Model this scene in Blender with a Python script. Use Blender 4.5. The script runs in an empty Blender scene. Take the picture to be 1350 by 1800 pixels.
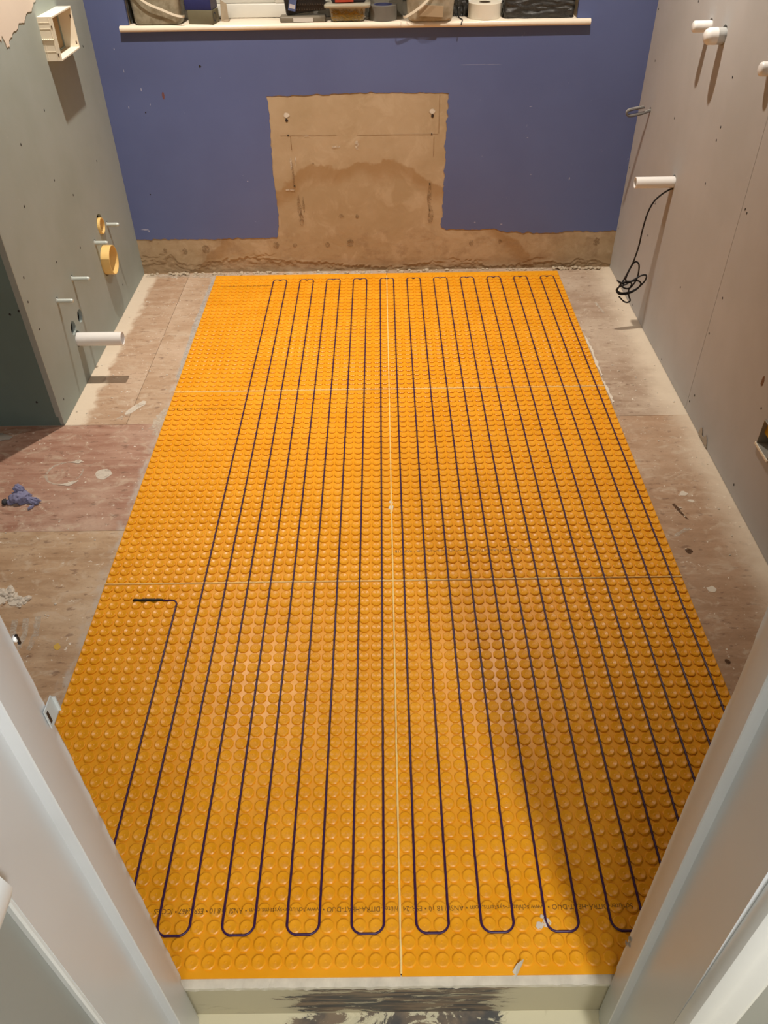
import bpy, bmesh, math, random
from math import sin, cos, pi, radians
from mathutils import Vector, Matrix, noise, geometry
random.seed(7)
SC = bpy.context.scene
COL = SC.collection

# ------------------------------------------------------------------ camera
FPX = 1381.18                      # focal length in pixels of the 1350 x 1800 frame
cam_d = bpy.data.cameras.new('camera')
cam = bpy.data.objects.new('camera', cam_d)
COL.objects.link(cam)
cam_d.sensor_fit = 'VERTICAL'
cam_d.sensor_height = 24.0
cam_d.lens = 24.0 * FPX / 1800.0
cam_d.clip_start = 0.02
yaw, pitch, roll = 0.005117, 0.715365, -0.017349
F = Vector((-sin(yaw) * cos(pitch), cos(yaw) * cos(pitch), -sin(pitch)))
R0 = Vector((cos(yaw), sin(yaw), 0))
U0 = R0.cross(F)
RR = R0 * cos(roll) + U0 * sin(roll)
UU = -R0 * sin(roll) + U0 * cos(roll)
cam.matrix_world = Matrix(((RR.x, UU.x, -F.x, -0.01387), (RR.y, UU.y, -F.y, -1.50830),
                           (RR.z, UU.z, -F.z, 1.55861), (0, 0, 0, 1)))
SC.camera = cam

# ------------------------------------------------------------------ world, lights, exposure
wd = bpy.data.worlds.new('world')
SC.world = wd
wd.use_nodes = True
wd.node_tree.nodes['Background'].inputs[0].default_value = (0.012, 0.014, 0.02, 1)
wd.node_tree.nodes['Background'].inputs[1].default_value = 1.0
SC.view_settings.view_transform = 'Standard'
SC.view_settings.look = 'None'
SC.view_settings.exposure = 0.0
SC.view_settings.gamma = 1.0
SC.view_settings.use_curve_mapping = False


def spot(name, loc, watts, colour, size, blend, radius):
    d = bpy.data.lights.new(name, 'SPOT')
    d.energy = watts
    d.color = colour
    d.spot_size = radians(size)
    d.spot_blend = blend
    d.shadow_soft_size = radius
    o = bpy.data.objects.new(name, d)
    o.location = loc
    COL.objects.link(o)
    return o


def area(name, loc, watts, colour, size):
    d = bpy.data.lights.new(name, 'AREA')
    d.shape = 'DISK'
    d.size = size
    d.energy = watts
    d.color = colour
    o = bpy.data.objects.new(name, d)
    o.location = loc
    COL.objects.link(o)
    return o


WARM = (1.0, 0.90, 0.785)
spot('downlight', (-0.76, 1.30, 2.33), 156, WARM, 104, 1.0, 0.017)
spot('downlight', (0.57, 1.32, 2.33), 124, WARM, 104, 1.0, 0.017)
area('hall_lamp', (0.565, -2.10, 2.30), 37, (0.98, 0.985, 1.0), 0.14)
area('hall_fill', (-0.10, -2.45, 2.30), 9, (0.98, 0.985, 1.0), 0.5)  # broad soft fill added to brighten the door jambs, no real fitting


# ------------------------------------------------------------------ mesh helpers
def put(name, verts, faces, mat, parent=None, smooth=False, loc=None):
    me = bpy.data.meshes.new(name)
    me.from_pydata([tuple(v) for v in verts], [], faces)
    me.validate()
    if mat is not None:
        me.materials.append(mat)
    if smooth:
        me.polygons.foreach_set('use_smooth', [True] * len(me.polygons))
    o = bpy.data.objects.new(name, me)
    COL.objects.link(o)
    if parent is not None:
        o.parent = parent
    if loc is not None:
        o.location = loc
    return o


def share(name, me, parent=None, loc=(0, 0, 0), rot=None):
    o = bpy.data.objects.new(name, me)
    COL.objects.link(o)
    if parent is not None:
        o.parent = parent
    o.location = loc
    if rot is not None:
        o.rotation_euler = rot
    return o


def tag(o, label, cat, group=None):
    o['label'] = label
    o['category'] = cat
    if group:
        o['group'] = group
    return o


def struct(o):
    o['kind'] = 'structure'
    return o


def empty(name, loc=(0, 0, 0)):
    o = bpy.data.objects.new(name, None)
    o.empty_display_size = 0.02
    o.location = loc
    COL.objects.link(o)
    return o


class MB:
    """collects verts and faces of one mesh"""
    def __init__(s):
        s.v, s.f = [], []

    def add(s, v, f):
        n = len(s.v)
        s.v += [tuple(p) for p in v]
        s.f += [tuple(i + n for i in q) for q in f]
        return s

    def box(s, x0, x1, y0, y1, z0, z1, m=None):
        v = [Vector((x, y, z)) for x in (x0, x1) for y in (y0, y1) for z in (z0, z1)]
        if m is not None:
            v = [m @ p for p in v]
        f = [(0, 1, 3, 2), (4, 6, 7, 5), (0, 4, 5, 1), (2, 3, 7, 6), (0, 2, 6, 4), (1, 5, 7, 3)]
        return s.add(v, f)

    def tube(s, path, r, n=10, caps=True):
        path = [Vector(p) for p in path]
        rs = r if isinstance(r, (list, tuple)) else [r] * len(path)
        v, f = [], []
        up = None
        for i, p in enumerate(path):
            t = (path[min(i + 1, len(path) - 1)] - path[max(i - 1, 0)]).normalized()
            if up is None:
                a = Vector((0, 0, 1)) if abs(t.z) < 0.9 else Vector((0, 1, 0))
                up = (a - t * a.dot(t)).normalized()
            else:
                up = (up - t * up.dot(t))
                up = up.normalized() if up.length > 1e-6 else t.orthogonal().normalized()
            sd = t.cross(up)
            for k in range(n):
                a = 2 * pi * k / n
                v.append(p + (up * cos(a) + sd * sin(a)) * rs[i])
        for i in range(len(path) - 1):
            for k in range(n):
                a, b = i * n + k, i * n + (k + 1) % n
                f.append((a, b, b + n, a + n))
        if caps:
            f.append(tuple(range(n - 1, -1, -1)))
            f.append(tuple((len(path) - 1) * n + k for k in range(n)))
        return s.add(v, f)

    def lathe(s, prof, axis='Z', n=32, org=(0, 0, 0), closed=False):
        """prof: (radius, height) pairs; turned about the axis"""
        v, f = [], []
        org = Vector(org)
        for (r, h) in prof:
            for k in range(n):
                a = 2 * pi * k / n
                c, d = r * cos(a), r * sin(a)
                p = {'Z': (c, d, h), 'X': (h, c, d), 'Y': (d, h, c)}[axis]
                v.append(org + Vector(p))
        m = len(prof)
        for i in range(m if closed else m - 1):
            for k in range(n):
                a, b = i * n + k, i * n + (k + 1) % n
                j = ((i + 1) % m) * n
                f.append((a, b, j + (k + 1) % n, j + k))
        return s.add(v, f)

    def prism(s, prof, rows):
        """prof(i, h) -> list of points; stacked rows closed round"""
        rings = [prof(h) for h in rows]
        n = len(rings[0])
        v = [p for r in rings for p in r]
        f = []
        for i in range(len(rings) - 1):
            for k in range(n):
                a, b = i * n + k, i * n + (k + 1) % n
                f.append((a, b, b + n, a + n))
        f.append(tuple(range(n - 1, -1, -1)))
        f.append(tuple((len(rings) - 1) * n + k for k in range(n)))
        return s.add(v, f)

    def put(s, name, mat, parent=None, smooth=False, loc=None):
        return put(name, s.v, s.f, mat, parent, smooth, loc)


def bevel(o, w, seg=2, angle=40):
    bm = bmesh.new()
    bm.from_mesh(o.data)
    bmesh.ops.recalc_face_normals(bm, faces=bm.faces)
    es = [e for e in bm.edges if len(e.link_faces) == 2 and e.calc_face_angle(0) > radians(angle)]
    bmesh.ops.bevel(bm, geom=es, offset=w, segments=seg, affect='EDGES', profile=0.5)
    bm.to_mesh(o.data)
    bm.free()
    o.data.polygons.foreach_set('use_smooth', [True] * len(o.data.polygons))
    sharp(o, 50)
    return o


def sharp(o, deg=40):
    bm = bmesh.new()
    bm.from_mesh(o.data)
    bmesh.ops.recalc_face_normals(bm, faces=bm.faces)
    for e in bm.edges:
        e.smooth = not (len(e.link_faces) == 2 and e.calc_face_angle(0) > radians(deg))
    for p in bm.faces:
        p.smooth = True
    bm.to_mesh(o.data)
    bm.free()
    return o


def nz(x, y=0.0, z=0.0, oct=3):
    return noise.fractal(Vector((x, y, z)), 1.0, 2.0, oct)


def sheet(name, outline, holes, to3, depth, mat, parent=None):
    """flat board: 2-D outline with holes, pushed back by depth; to3(a, b, d) places it"""
    polys = [[Vector((a, b, 0)) for a, b in outline]] + [[Vector((a, b, 0)) for a, b in h] for h in holes]
    flat = [p for q in polys for p in q]
    tris = geometry.tessellate_polygon(polys)
    n = len(flat)
    if depth == 0:             # a stain: one skin
        return put(name, [to3(p.x, p.y, 0) for p in flat], [tuple(t) for t in tris], mat, parent)
    v = [to3(p.x, p.y, 0) for p in flat] + [to3(p.x, p.y, depth) for p in flat]
    f = [tuple(t) for t in tris] + [tuple(i + n for i in reversed(t)) for t in tris]
    k = 0
    for q in polys:
        m = len(q)
        for i in range(m):
            a, b = k + i, k + (i + 1) % m
            f.append((a, b, b + n, a + n))
        k += m
    o = put(name, v, f, mat, parent)
    bm = bmesh.new()
    bm.from_mesh(o.data)
    bmesh.ops.recalc_face_normals(bm, faces=bm.faces)
    bm.to_mesh(o.data)
    bm.free()
    return o


def ring2(a, b, r, n=24, jit=0.0):
    return [(a + (r + jit * nz(a * 31 + cos(2 * pi * k / n) * 2, b * 31 + sin(2 * pi * k / n) * 2)) * cos(2 * pi * k / n),
             b + (r + jit * nz(a * 17 + cos(2 * pi * k / n) * 2, b * 13 + sin(2 * pi * k / n) * 2)) * sin(2 * pi * k / n))
            for k in range(n)]


# ------------------------------------------------------------------ material helpers
class NT:
    def __init__(s, name):
        s.m = bpy.data.materials.new(name)
        s.m.use_nodes = True
        s.t = s.m.node_tree
        s.b = s.t.nodes['Principled BSDF']
        s._p = None

    def n(s, kind, **kw):
        nd = s.t.nodes.new(kind)
        for k, x in kw.items():
            setattr(nd, k, x)
        return nd

    def link(s, a, b):
        s.t.links.new(a, b)

    def pos(s):
        if s._p is None:
            s._p = s.n('ShaderNodeNewGeometry').outputs['Position']
        return s._p

    def setv(s, sock, x):
        if isinstance(x, bpy.types.NodeSocket):
            s.link(x, sock)
        else:
            sock.default_value = x

    def axis(s, i):
        sp = s.n('ShaderNodeSeparateXYZ')
        s.link(s.pos(), sp.inputs[0])
        return sp.outputs[i]

    def math(s, op, a, b=0.0, clamp=False):
        nd = s.n('ShaderNodeMath', operation=op, use_clamp=clamp)
        s.setv(nd.inputs[0], a)
        s.setv(nd.inputs[1], b)
        return nd.outputs[0]

    def noise(s, scale, detail=4.0, rough=0.55, stretch=(1, 1, 1), off=(0, 0, 0), dist=0.0):
        mp = s.n('ShaderNodeMapping')
        s.link(s.pos(), mp.inputs[0])
        mp.inputs['Scale'].default_value = stretch
        mp.inputs['Location'].default_value = off
        nd = s.n('ShaderNodeTexNoise')
        s.link(mp.outputs[0], nd.inputs['Vector'])
        nd.inputs['Scale'].default_value = scale
        nd.inputs['Detail'].default_value = detail
        nd.inputs['Roughness'].default_value = rough
        nd.inputs['Distortion'].default_value = dist
        return nd.outputs[0]

    def step(s, x, lo, hi):
        nd = s.n('ShaderNodeMapRange')
        nd.clamp = True
        nd.interpolation_type = 'SMOOTHSTEP'
        s.setv(nd.inputs[0], x)
        nd.inputs[1].default_value = lo
        nd.inputs[2].default_value = hi
        return nd.outputs[0]

    def mix(s, f, a, b):
        nd = s.n('ShaderNodeMix', data_type='RGBA')
        s.setv(nd.inputs[0], f)
        for sock, c in ((nd.inputs[6], a), (nd.inputs[7], b)):
            if isinstance(c, bpy.types.NodeSocket):
                s.link(c, sock)
            else:
                sock.default_value = (*c[:3], 1)
        return nd.outputs[2]

    def bump(s, h, strength=0.3, dist=0.002):
        nd = s.n('ShaderNodeBump')
        nd.inputs['Strength'].default_value = strength
        nd.inputs['Distance'].default_value = dist
        s.link(h, nd.inputs['Height'])
        s.link(nd.outputs[0], s.b.inputs['Normal'])

    def out(s, col, rough=0.6, spec=0.4, metal=0.0):
        s.setv(s.b.inputs['Base Color'], (*col[:3], 1) if isinstance(col, tuple) else col)
        s.setv(s.b.inputs['Roughness'], rough)
        s.b.inputs['Specular IOR Level'].default_value = spec
        s.b.inputs['Metallic'].default_value = metal
        return s.m


def lin(r, g, b):
    return tuple(((c / 255) / 12.92 if c <= 10 else (((c / 255) + 0.055) / 1.055) ** 2.4) for c in (r, g, b))


def plain(name, rgb, rough=0.5, spec=0.4, metal=0.0, var=0.08, scale=30.0):
    """one colour with a little uneven grain"""
    t = NT(name)
    c = lin(*rgb)
    k = t.noise(scale, 3)
    d = tuple(x * (1 - var) for x in c)
    e = tuple(min(1, x * (1 + var)) for x in c)
    return t.out(t.mix(k, d, e), rough, spec, metal)


M = {}
# moulded orange plastic
t = NT('orange_plastic')
k = t.noise(9, 4)
c = t.mix(t.step(k, 0.3, 0.7), lin(232, 157, 24), lin(240, 167, 36))
M['orange'] = t.out(c, t.math('ADD', t.math('MULTIPLY', t.noise(70, 3), 0.12), 0.26), 0.27)
M['seam'] = plain('orange_seam_filler', (255, 214, 140), 0.6, 0.3, var=0.14, scale=60)
M['print'] = plain('grey_print', (124, 86, 40), 0.6, 0.2)
M['cable'] = plain('dark_purple_cable', (54, 22, 72), 0.38, 0.45)
M['black'] = plain('black_rubber', (26, 25, 27), 0.5, 0.4)
M['white_plastic'] = plain('white_plastic', (236, 234, 230), 0.35, 0.45, var=0.02)
M['cream_plastic'] = plain('cream_plastic', (238, 230, 210), 0.45, 0.4, var=0.03)
M['yellow_plastic'] = plain('yellow_plastic', (238, 202, 128), 0.5, 0.4, var=0.04)
M['amber_inside'] = plain('amber_inside', (190, 128, 30), 0.6, 0.3)
M['zinc'] = plain('zinc', (196, 204, 198), 0.45, 0.5, metal=0.25, var=0.06)
M['screw'] = plain('screw_black', (40, 36, 34), 0.6, 0.4)
M['void'] = plain('dark_cavity', (70, 58, 46), 0.9, 0.1)
M['sill'] = plain('gloss_sill_paint', (238, 226, 206), 0.16, 0.5, var=0.02)
M['door_white'] = None

# plywood
def ply(name, a, b, c, seed, dust=None):
    t = NT(name)
    g = t.noise(5.5, 7, 0.62, stretch=(1.0, 5.5, 1), off=(seed, seed * .7, 0), dist=0.5)
    big = t.noise(2.6, 4, 0.6, off=(seed * 2.1, 0, 0))
    fine = t.noise(120, 2, 0.5, stretch=(1.0, 4.0, 1), off=(0, seed, 0))
    col = t.mix(t.step(g, 0.34, 0.66), lin(*a), lin(*b))
    col = t.mix(t.math('MULTIPLY', t.step(big, 0.44, 0.66), 0.75), col, lin(*c))
    col = t.mix(t.math('MULTIPLY', t.step(fine, 0.56, 0.75), 0.35), col, lin(*[x * 0.66 for x in a]))
    # pale plaster dust scuffed over the boards
    sm = t.noise(13, 6, 0.68, stretch=(1.0, 1.6, 1), off=(seed, 3, 0), dist=1.1)
    col = t.mix(t.math('MULTIPLY', t.step(sm, 0.50, 0.68), 0.50), col, lin(205, 188, 166))
    fl = t.noise(75, 3, 0.6, off=(seed, 9, 0))
    col = t.mix(t.step(fl, 0.67, 0.71), col, lin(222, 212, 196))
    # dark flecks
    dk = t.noise(34, 5, 0.6, stretch=(1, 2.2, 1), off=(4, seed, 0))
    col = t.mix(t.math('MULTIPLY', t.step(dk, 0.58, 0.70), 0.6), col, lin(112, 84, 66))
    x = t.axis(0)
    jit = t.math('MULTIPLY', t.math('SUBTRACT', t.noise(11, 4, 0.6, off=(1, seed, 2)), 0.5), 0.10)
    if dust:
        side, x0, x1, amt = dust
        xx = t.math('ADD', x, jit)
        d = t.step(xx, x0, x1)
        if side < 0:
            d = t.math('SUBTRACT', 1.0, d)
        col = t.mix(t.math('MULTIPLY', d, amt), col, lin(226, 212, 190))
    # grey adhesive smeared along the edge of the membrane
    ax = t.math('ABSOLUTE', t.math('ADD', x, 0.0))
    ga = t.noise(15, 5, 0.65, stretch=(2.4, 0.8, 1), off=(seed, 5, 0))
    near = t.step(t.math('ADD', ax, t.math('MULTIPLY', jit, 1.0)), 0.875, 0.800)
    near = t.math('SUBTRACT', 1.0, t.step(t.math('ADD', ax, t.math('MULTIPLY', jit, 0.8)), 0.798, 0.824))
    if x is not None and seed < 6:
        col = t.mix(t.math('MULTIPLY', t.math('MULTIPLY', near, t.step(ga, 0.36, 0.62)), 0.75), col, lin(190, 182, 172))
    t.bump(t.math('ADD', t.math('MULTIPLY', g, 0.6), t.math('MULTIPLY', fine, 0.5)), 0.35, 0.002)
    return t.out(col, t.math('ADD', t.math('MULTIPLY', big, 0.3), 0.5), 0.3)


M['ply_pink'] = ply('plywood_pinkish', (188, 160, 134), (172, 140, 112), (200, 176, 152), 1.3, (-1, -1.090, -1.062, 0.85))
M['ply_pink_b'] = ply('plywood_pinkish_strip', (190, 164, 138), (176, 146, 118), (204, 180, 156), 2.6)
M['ply_red'] = ply('plywood_reddish', (180, 144, 124), (156, 114, 94), (198, 172, 152), 3.9)
M['ply_brown'] = ply('plywood_brown', (190, 160, 128), (166, 134, 102), (206, 184, 156), 5.2)
M['ply_grey'] = ply('plywood_greyish', (178, 156, 136), (160, 136, 114), (196, 178, 158), 6.5, (1, 0.90, 1.03, 0.85))
M['ply_tan'] = ply('plywood_tan', (180, 148, 120), (164, 132, 104), (192, 168, 144), 7.8, (1, 0.93, 1.06, 0.8))

# plasterboards
def board(name, a, b, rough=0.8, spots=True):
    t = NT(name)
    k = t.noise(2.2, 4, 0.6)
    col = t.mix(t.step(k, 0.35, 0.65), lin(*a), lin(*b))
    s = t.noise(22, 5, 0.65)
    col = t.mix(t.math('MULTIPLY', t.step(s, 0.68, 0.76), 0.35), col, lin(214, 206, 196))
    return t.out(col, rough, 0.25)


M['board_grey'] = board('moisture_board_grey', (162, 172, 168), (154, 164, 158))
M['board_green'] = board('moisture_board_green', (116, 136, 130), (108, 126, 120))
M['board_warm'] = board('plasterboard_warm_grey', (186, 184, 182), (178, 176, 173))
M['board_core'] = plain('gypsum_core', (218, 206, 188), 0.9, 0.1, var=0.1)
M['torn'] = plain('old_cream_plaster', (222, 212, 198), 0.9, 0.15, var=0.05, scale=8)
M['hall_paint'] = plain('hall_grey_paint', (150, 152, 146), 0.55, 0.3, var=0.02, scale=3)
M['ceiling'] = plain('ceiling_white', (206, 202, 196), 0.9, 0.1, var=0.02)
M['room_paint'] = plain('room_pale_paint', (214, 206, 196), 0.8, 0.2, var=0.03)

t = NT('blue_paint')
k = t.noise(1.6, 4, 0.6)
c = t.mix(t.step(k, 0.3, 0.7), lin(88, 99, 142), lin(94, 106, 150))
s = t.noise(30, 5, 0.7, off=(3, 1, 8))
c = t.mix(t.math('MULTIPLY', t.step(s, 0.70, 0.75), 0.45), c, lin(150, 154, 190))
r = t.noise(5, 3, 0.5, stretch=(1, 1, 5))
M['blue'] = t.out(c, t.math('ADD', t.math('MULTIPLY', r, 0.2), 0.42), 0.4)

t = NT('bare_plaster')
a = t.noise(3.2, 5, 0.62)
b = t.noise(11, 6, 0.65, off=(4, 0, 2), dist=0.6)
c = t.mix(t.step(a, 0.36, 0.64), lin(180, 158, 128), lin(168, 146, 114))
c = t.mix(t.math('MULTIPLY', t.step(b, 0.50, 0.70), 0.5), c, lin(194, 174, 146))
zz = t.axis(2)
xx = t.axis(0)
wob = t.math('MULTIPLY', t.math('SUBTRACT', t.noise(7, 5, 0.6, off=(1, 7, 3)), 0.5), 0.16)
# old adhesive tide line across the patch, and the dirtier skirting strip
tide = t.math('SUBTRACT', t.math('ADD', zz, wob), t.math('SUBTRACT', 0.475, t.math('MULTIPLY', t.math('POWER', t.math('ABSOLUTE', t.math('ADD', xx, 0.10)), 2.0), 0.75)))
band = t.math('MULTIPLY', t.step(tide, -0.09, -0.02), t.math('SUBTRACT', 1.0, t.step(tide, 0.0, 0.015)))
c = t.mix(t.math('MULTIPLY', band, 0.62), c, lin(150, 116, 74))
low = t.math('SUBTRACT', 1.0, t.step(t.math('ADD', zz, wob), 0.16, 0.24))
d = t.noise(16, 6, 0.7, off=(9, 2, 0))
c = t.mix(t.math('MULTIPLY', t.math('MULTIPLY', low, t.step(d, 0.46, 0.68)), 0.45), c, lin(138, 112, 84))
bot = t.math('SUBTRACT', 1.0, t.step(t.math('ADD', zz, t.math('MULTIPLY', wob, 0.3)), 0.035, 0.065))
c = t.mix(t.math('MULTIPLY', bot, 0.3), c, lin(138, 112, 86))
t.bump(t.math('ADD', b, t.math('MULTIPLY', d, low)), 0.4, 0.004)
M['plaster'] = t.out(c, 0.85, 0.2)
M['rubble'] = plain('plaster_rubble', (188, 174, 152), 0.9, 0.1, var=0.25, scale=60)
M['smear'] = plain('dried_filler', (216, 206, 190), 0.8, 0.2, var=0.12, scale=50)
def film(name, rgb, lo, hi, top, scale=55):
    """a scuffed film of dried filler: patchy, the surface under it shows through"""
    t = NT(name)
    k = t.noise(scale, 6, 0.7, stretch=(1.0, 1.5, 1.2), dist=0.8)
    t.link(t.math('MULTIPLY', t.step(k, lo, hi), top), t.b.inputs['Alpha'])
    return t.out(t.mix(k, lin(*[x * 0.92 for x in rgb]), lin(*rgb)), 0.85, 0.15)
M['smear_thin'] = film('thin_filler', (218, 206, 188), 0.30, 0.62, 0.75)
M['smear_soft'] = film('soft_filler', (224, 214, 198), 0.20, 0.52, 0.9)
M['grey_adhesive'] = film('grey_adhesive', (196, 190, 182), 0.30, 0.56, 0.85, 40)
M['grey_chip'] = plain('grey_chip', (150, 148, 144), 0.85, 0.2)
M['mark'] = plain('plug_mark', (120, 92, 62), 0.9, 0.1, var=0.3, scale=120)
M['scuff'] = plain('scuffed_paint', (158, 160, 184), 0.8, 0.2)
M['dab'] = film('dab_grey_brown', (140, 112, 80), 0.34, 0.66, 0.6, 70)
M['pencil'] = plain('pencil_line', (138, 106, 74), 0.9, 0.1, var=0.2)

t = NT('satin_white_paint')
k = t.noise(5, 3, 0.6)
c = t.mix(k, lin(198, 201, 202), lin(208, 211, 212))
M['door_white'] = t.out(c, 0.34, 0.45)
M['arch_white'] = plain('gloss_white_paint', (214, 216, 214), 0.25, 0.5, var=0.02)

# flaked paint on the step and the hall floor
def flaked(name, zscale, x_lo, x_hi, cream):
    t = NT(name)
    p = t.noise(9, 8, 0.72, stretch=(1, 1.6, zscale), dist=1.0)
    x = t.axis(0)
    core = t.math('MULTIPLY', t.step(x, x_lo - 0.06, x_lo + 0.04), t.math('SUBTRACT', 1.0, t.step(x, x_hi - 0.04, x_hi + 0.06)))
    thr = t.math('ADD', p, t.math('MULTIPLY', core, 0.22))
    q = t.noise(7, 5, 0.6, stretch=(1, 1, 9), off=(3, 3, 3))
    under = t.mix(t.step(q, 0.42, 0.58), lin(78, 77, 74), lin(128, 112, 92))
    col = t.mix(t.step(thr, 0.64, 0.67), lin(*cream), under)
    w = t.noise(24, 5, 0.7, off=(7, 2, 0))
    col = t.mix(t.step(w, 0.70, 0.73), col, lin(232, 226, 208))
    t.bump(t.math('SUBTRACT', 1.0, t.step(thr, 0.60, 0.64)), 0.5, 0.002)
    return t.out(col, 0.6, 0.35)


M['riser'] = flaked('flaked_riser_paint', 4.0, -0.20, 0.18, (182, 174, 146))
M['hall_floor'] = flaked('flaked_floor_paint', 1.0, -0.21, 0.17, (208, 200, 168))
M['tile_lip'] = plain('pale_adhesive_lip', (206, 200, 182), 0.8, 0.2, var=0.25, scale=40)

M['stain'] = film('dark_stain', (92, 66, 48), 0.25, 0.55, 0.85, 60)
FILMS = [M[k] for k in ('smear_thin', 'smear_soft', 'grey_adhesive', 'dab', 'stain')]

# ------------------------------------------------------------------ key dimensions (metres)
P = 0.0306                 # stud pitch across
PY = (32 * P - 0.0044) / 32  # along, with room for the joints
XL, XR, YB = -1.14, 1.047, 2.022
ZF = -0.0065               # plywood top; membrane tops are at z = 0
YR = 0.78                  # where the boxed-out left wall turns
ZC = 2.36
ZH = -0.157                # hall floor

# ------------------------------------------------------------------ floor
floor = struct(MB().box(-1.86, 1.10, -0.97, 2.05, -0.17, ZF - 0.012).put('floor', M['ply_brown']))
def plank(x0, x1, y0, y1, mat, dz=0.0):
    g = 0.0007
    o = MB().box(x0 + g, x1 - g, y0 + g, y1 - g, ZF - 0.012, ZF + dz).put('plywood_panel', mat, floor)
    return o
plank(-1.86, -0.925, YR, 2.05, M['ply_pink'])
plank(-0.925, 0.0, YR, 2.05, M['ply_pink_b'])
plank(0.0, 1.10, 0.79, 2.05, M['ply_grey'])
plank(-1.86, 0.0, 0.226, YR, M['ply_red'])
plank(-1.86, 0.0, -0.985, 0.226, M['ply_brown'])
plank(0.0, 1.10, -0.985, 0.79, M['ply_tan'])

hall_floor = struct(MB().box(-0.42, 1.65, -2.7, -0.985, ZH - 0.05, ZH).put('floor', M['hall_floor']))


def smear(pts, mat, h=0.0008, z=ZF, name='plaster_smear', parent=None, jit=0.004, sub=4, seed=0.0):
    """an irregular dried blot lying on the boards"""
    ring = []
    m = len(pts)
    for i in range(m):
        a, b = Vector(pts[i]), Vector(pts[(i + 1) % m])
        for k in range(sub):
            p = a.lerp(b, k / sub)
            ring.append((p.x + jit * nz(p.x * 70, p.y * 70, seed), p.y + jit * nz(p.x * 70, p.y * 70, seed + 5)))
    return sheet(name, ring, [], lambda a, b, d: (a, b, z + h - d), 0 if mat in FILMS else h, mat, parent or floor)


def arc_band(cx, cy, r, w, a0, a1, ry=1.0, n=22):
    o, i = [], []
    for k in range(n + 1):
        s = k / n
        a = radians(a0 + (a1 - a0) * s)
        ww = w * (0.35 + 0.65 * abs(sin(3.1 * s + 0.6)))
        o.append((cx + (r + ww / 2) * cos(a), cy + (r + ww / 2) * ry * sin(a)))
        i.append((cx + (r - ww / 2) * cos(a), cy + (r - ww / 2) * ry * sin(a)))
    return o + i[::-1]


# ring left by a tub, the oval dab, the long lick and the comb marks on the left-hand boards
smear(arc_band(-1.060, 0.508, 0.058, 0.008, 70, 380), M['smear_thin'], sub=1, jit=0.003, h=0.0005)
smear([(-1.060, .566), (-1.03, .578), (-1.010, .566), (-1.03, .558)], M['smear_soft'], seed=2, h=0.0014)
smear([(-1.062, .444), (-1.02, .440), (-1.000, .466), (-1.02, .464)], M['smear_soft'], seed=3, h=0.0014)
smear(ring2(-0.93, 0.500, 0.026, 14, 0.008), M['smear_soft'], sub=1, seed=4)
smear([(-0.945, .838), (-0.925, .850), (-0.888, .905), (-0.884, .925), (-0.902, .930), (-0.930, .890), (-0.944, .862)], M['smear_soft'], seed=5)
smear([(-0.797, 1.05), (-0.797, 1.96), (-0.812, 1.95), (-0.818, 1.5), (-0.808, 1.1)], M['grey_adhesive'], jit=0.008, sub=14, seed=11)
smear([(-0.797, 0.70), (-0.797, 0.90), (-0.83, 0.84), (-0.838, 0.76)], M['smear_thin'], h=0.0004, jit=0.016, sub=10, seed=10)
smear([(-0.972, .812), (-0.95, .815), (-0.935, .832), (-0.955, .836)], M['smear_thin'], seed=6)
for j, (x, y) in enumerate([(-1.002, -.126), (-0.973, -.120), (-0.944, -.116)]):
    smear([(x - .008, y + .004), (x + .008, y + .006), (x + .022, y - .055), (x + .018, y - .11), (x + .006, y - .105), (x + .006, y - .05)],
          M['smear_thin'], h=0.0004, jit=0.003, seed=j)
smear([(-1.09, -.02), (-1.05, -.005), (-1.02, -.03), (-0.985, -.062), (-1.01, -.07), (-1.05, -.06), (-1.085, -.07)], M['smear'], h=0.002, jit=0.016, sub=7, seed=8)
smear(ring2(-0.862, -0.215, 0.009, 9, 0.002), plain('ochre_spot', (206, 168, 74), 0.7), sub=1)
smear([(-0.805, 1.965), (-0.78, 2.02), (-1.12, 2.02), (-1.13, 1.985), (-0.95, 1.982)], M['smear_thin'], jit=0.010, sub=6, seed=12)
# right-hand boards
smear([(0.797, 1.05), (0.804, 1.06), (0.807, 1.25), (0.804, 1.34), (0.797, 1.40)], M['smear'], h=0.003, jit=0.006, sub=8, seed=13)
smear([(0.797, 0.86), (0.807, 0.88), (0.806, 0.98), (0.797, 1.04)], M['smear'], h=0.003, jit=0.004, sub=8, seed=14)
smear([(0.82, 0.165), (0.835, 0.17), (0.88, 0.20), (0.87, 0.206), (0.83, 0.18)], M['smear_thin'], jit=0.003, seed=15)
smear(ring2(0.862, -0.045, 0.012, 10, 0.004), M['smear'], sub=1)
smear(ring2(0.905, 0.36, 0.012, 10, 0.006), M['smear'], sub=1)
smear(ring2(0.918, 0.325, 0.008, 10, 0.004), M['smear'], sub=1)
dk = M['stain']
smear(ring2(0.845, 0.105, 0.011, 9, 0.005), dk, sub=1, h=0.0003, name='knot')
smear([(0.855, 0.31), (0.865, 0.315), (0.885, 0.24), (0.878, 0.24)], dk, h=0.0003, jit=0.003, name='knot')
smear(ring2(0.822, -0.29, 0.007, 8, 0.003), dk, sub=1, h=0.002, name='knot')
smear([(0.90, 1.66), (0.91, 1.66), (0.925, 1.56), (0.917, 1.56)], M['smear_thin'], jit=0.002)
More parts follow.
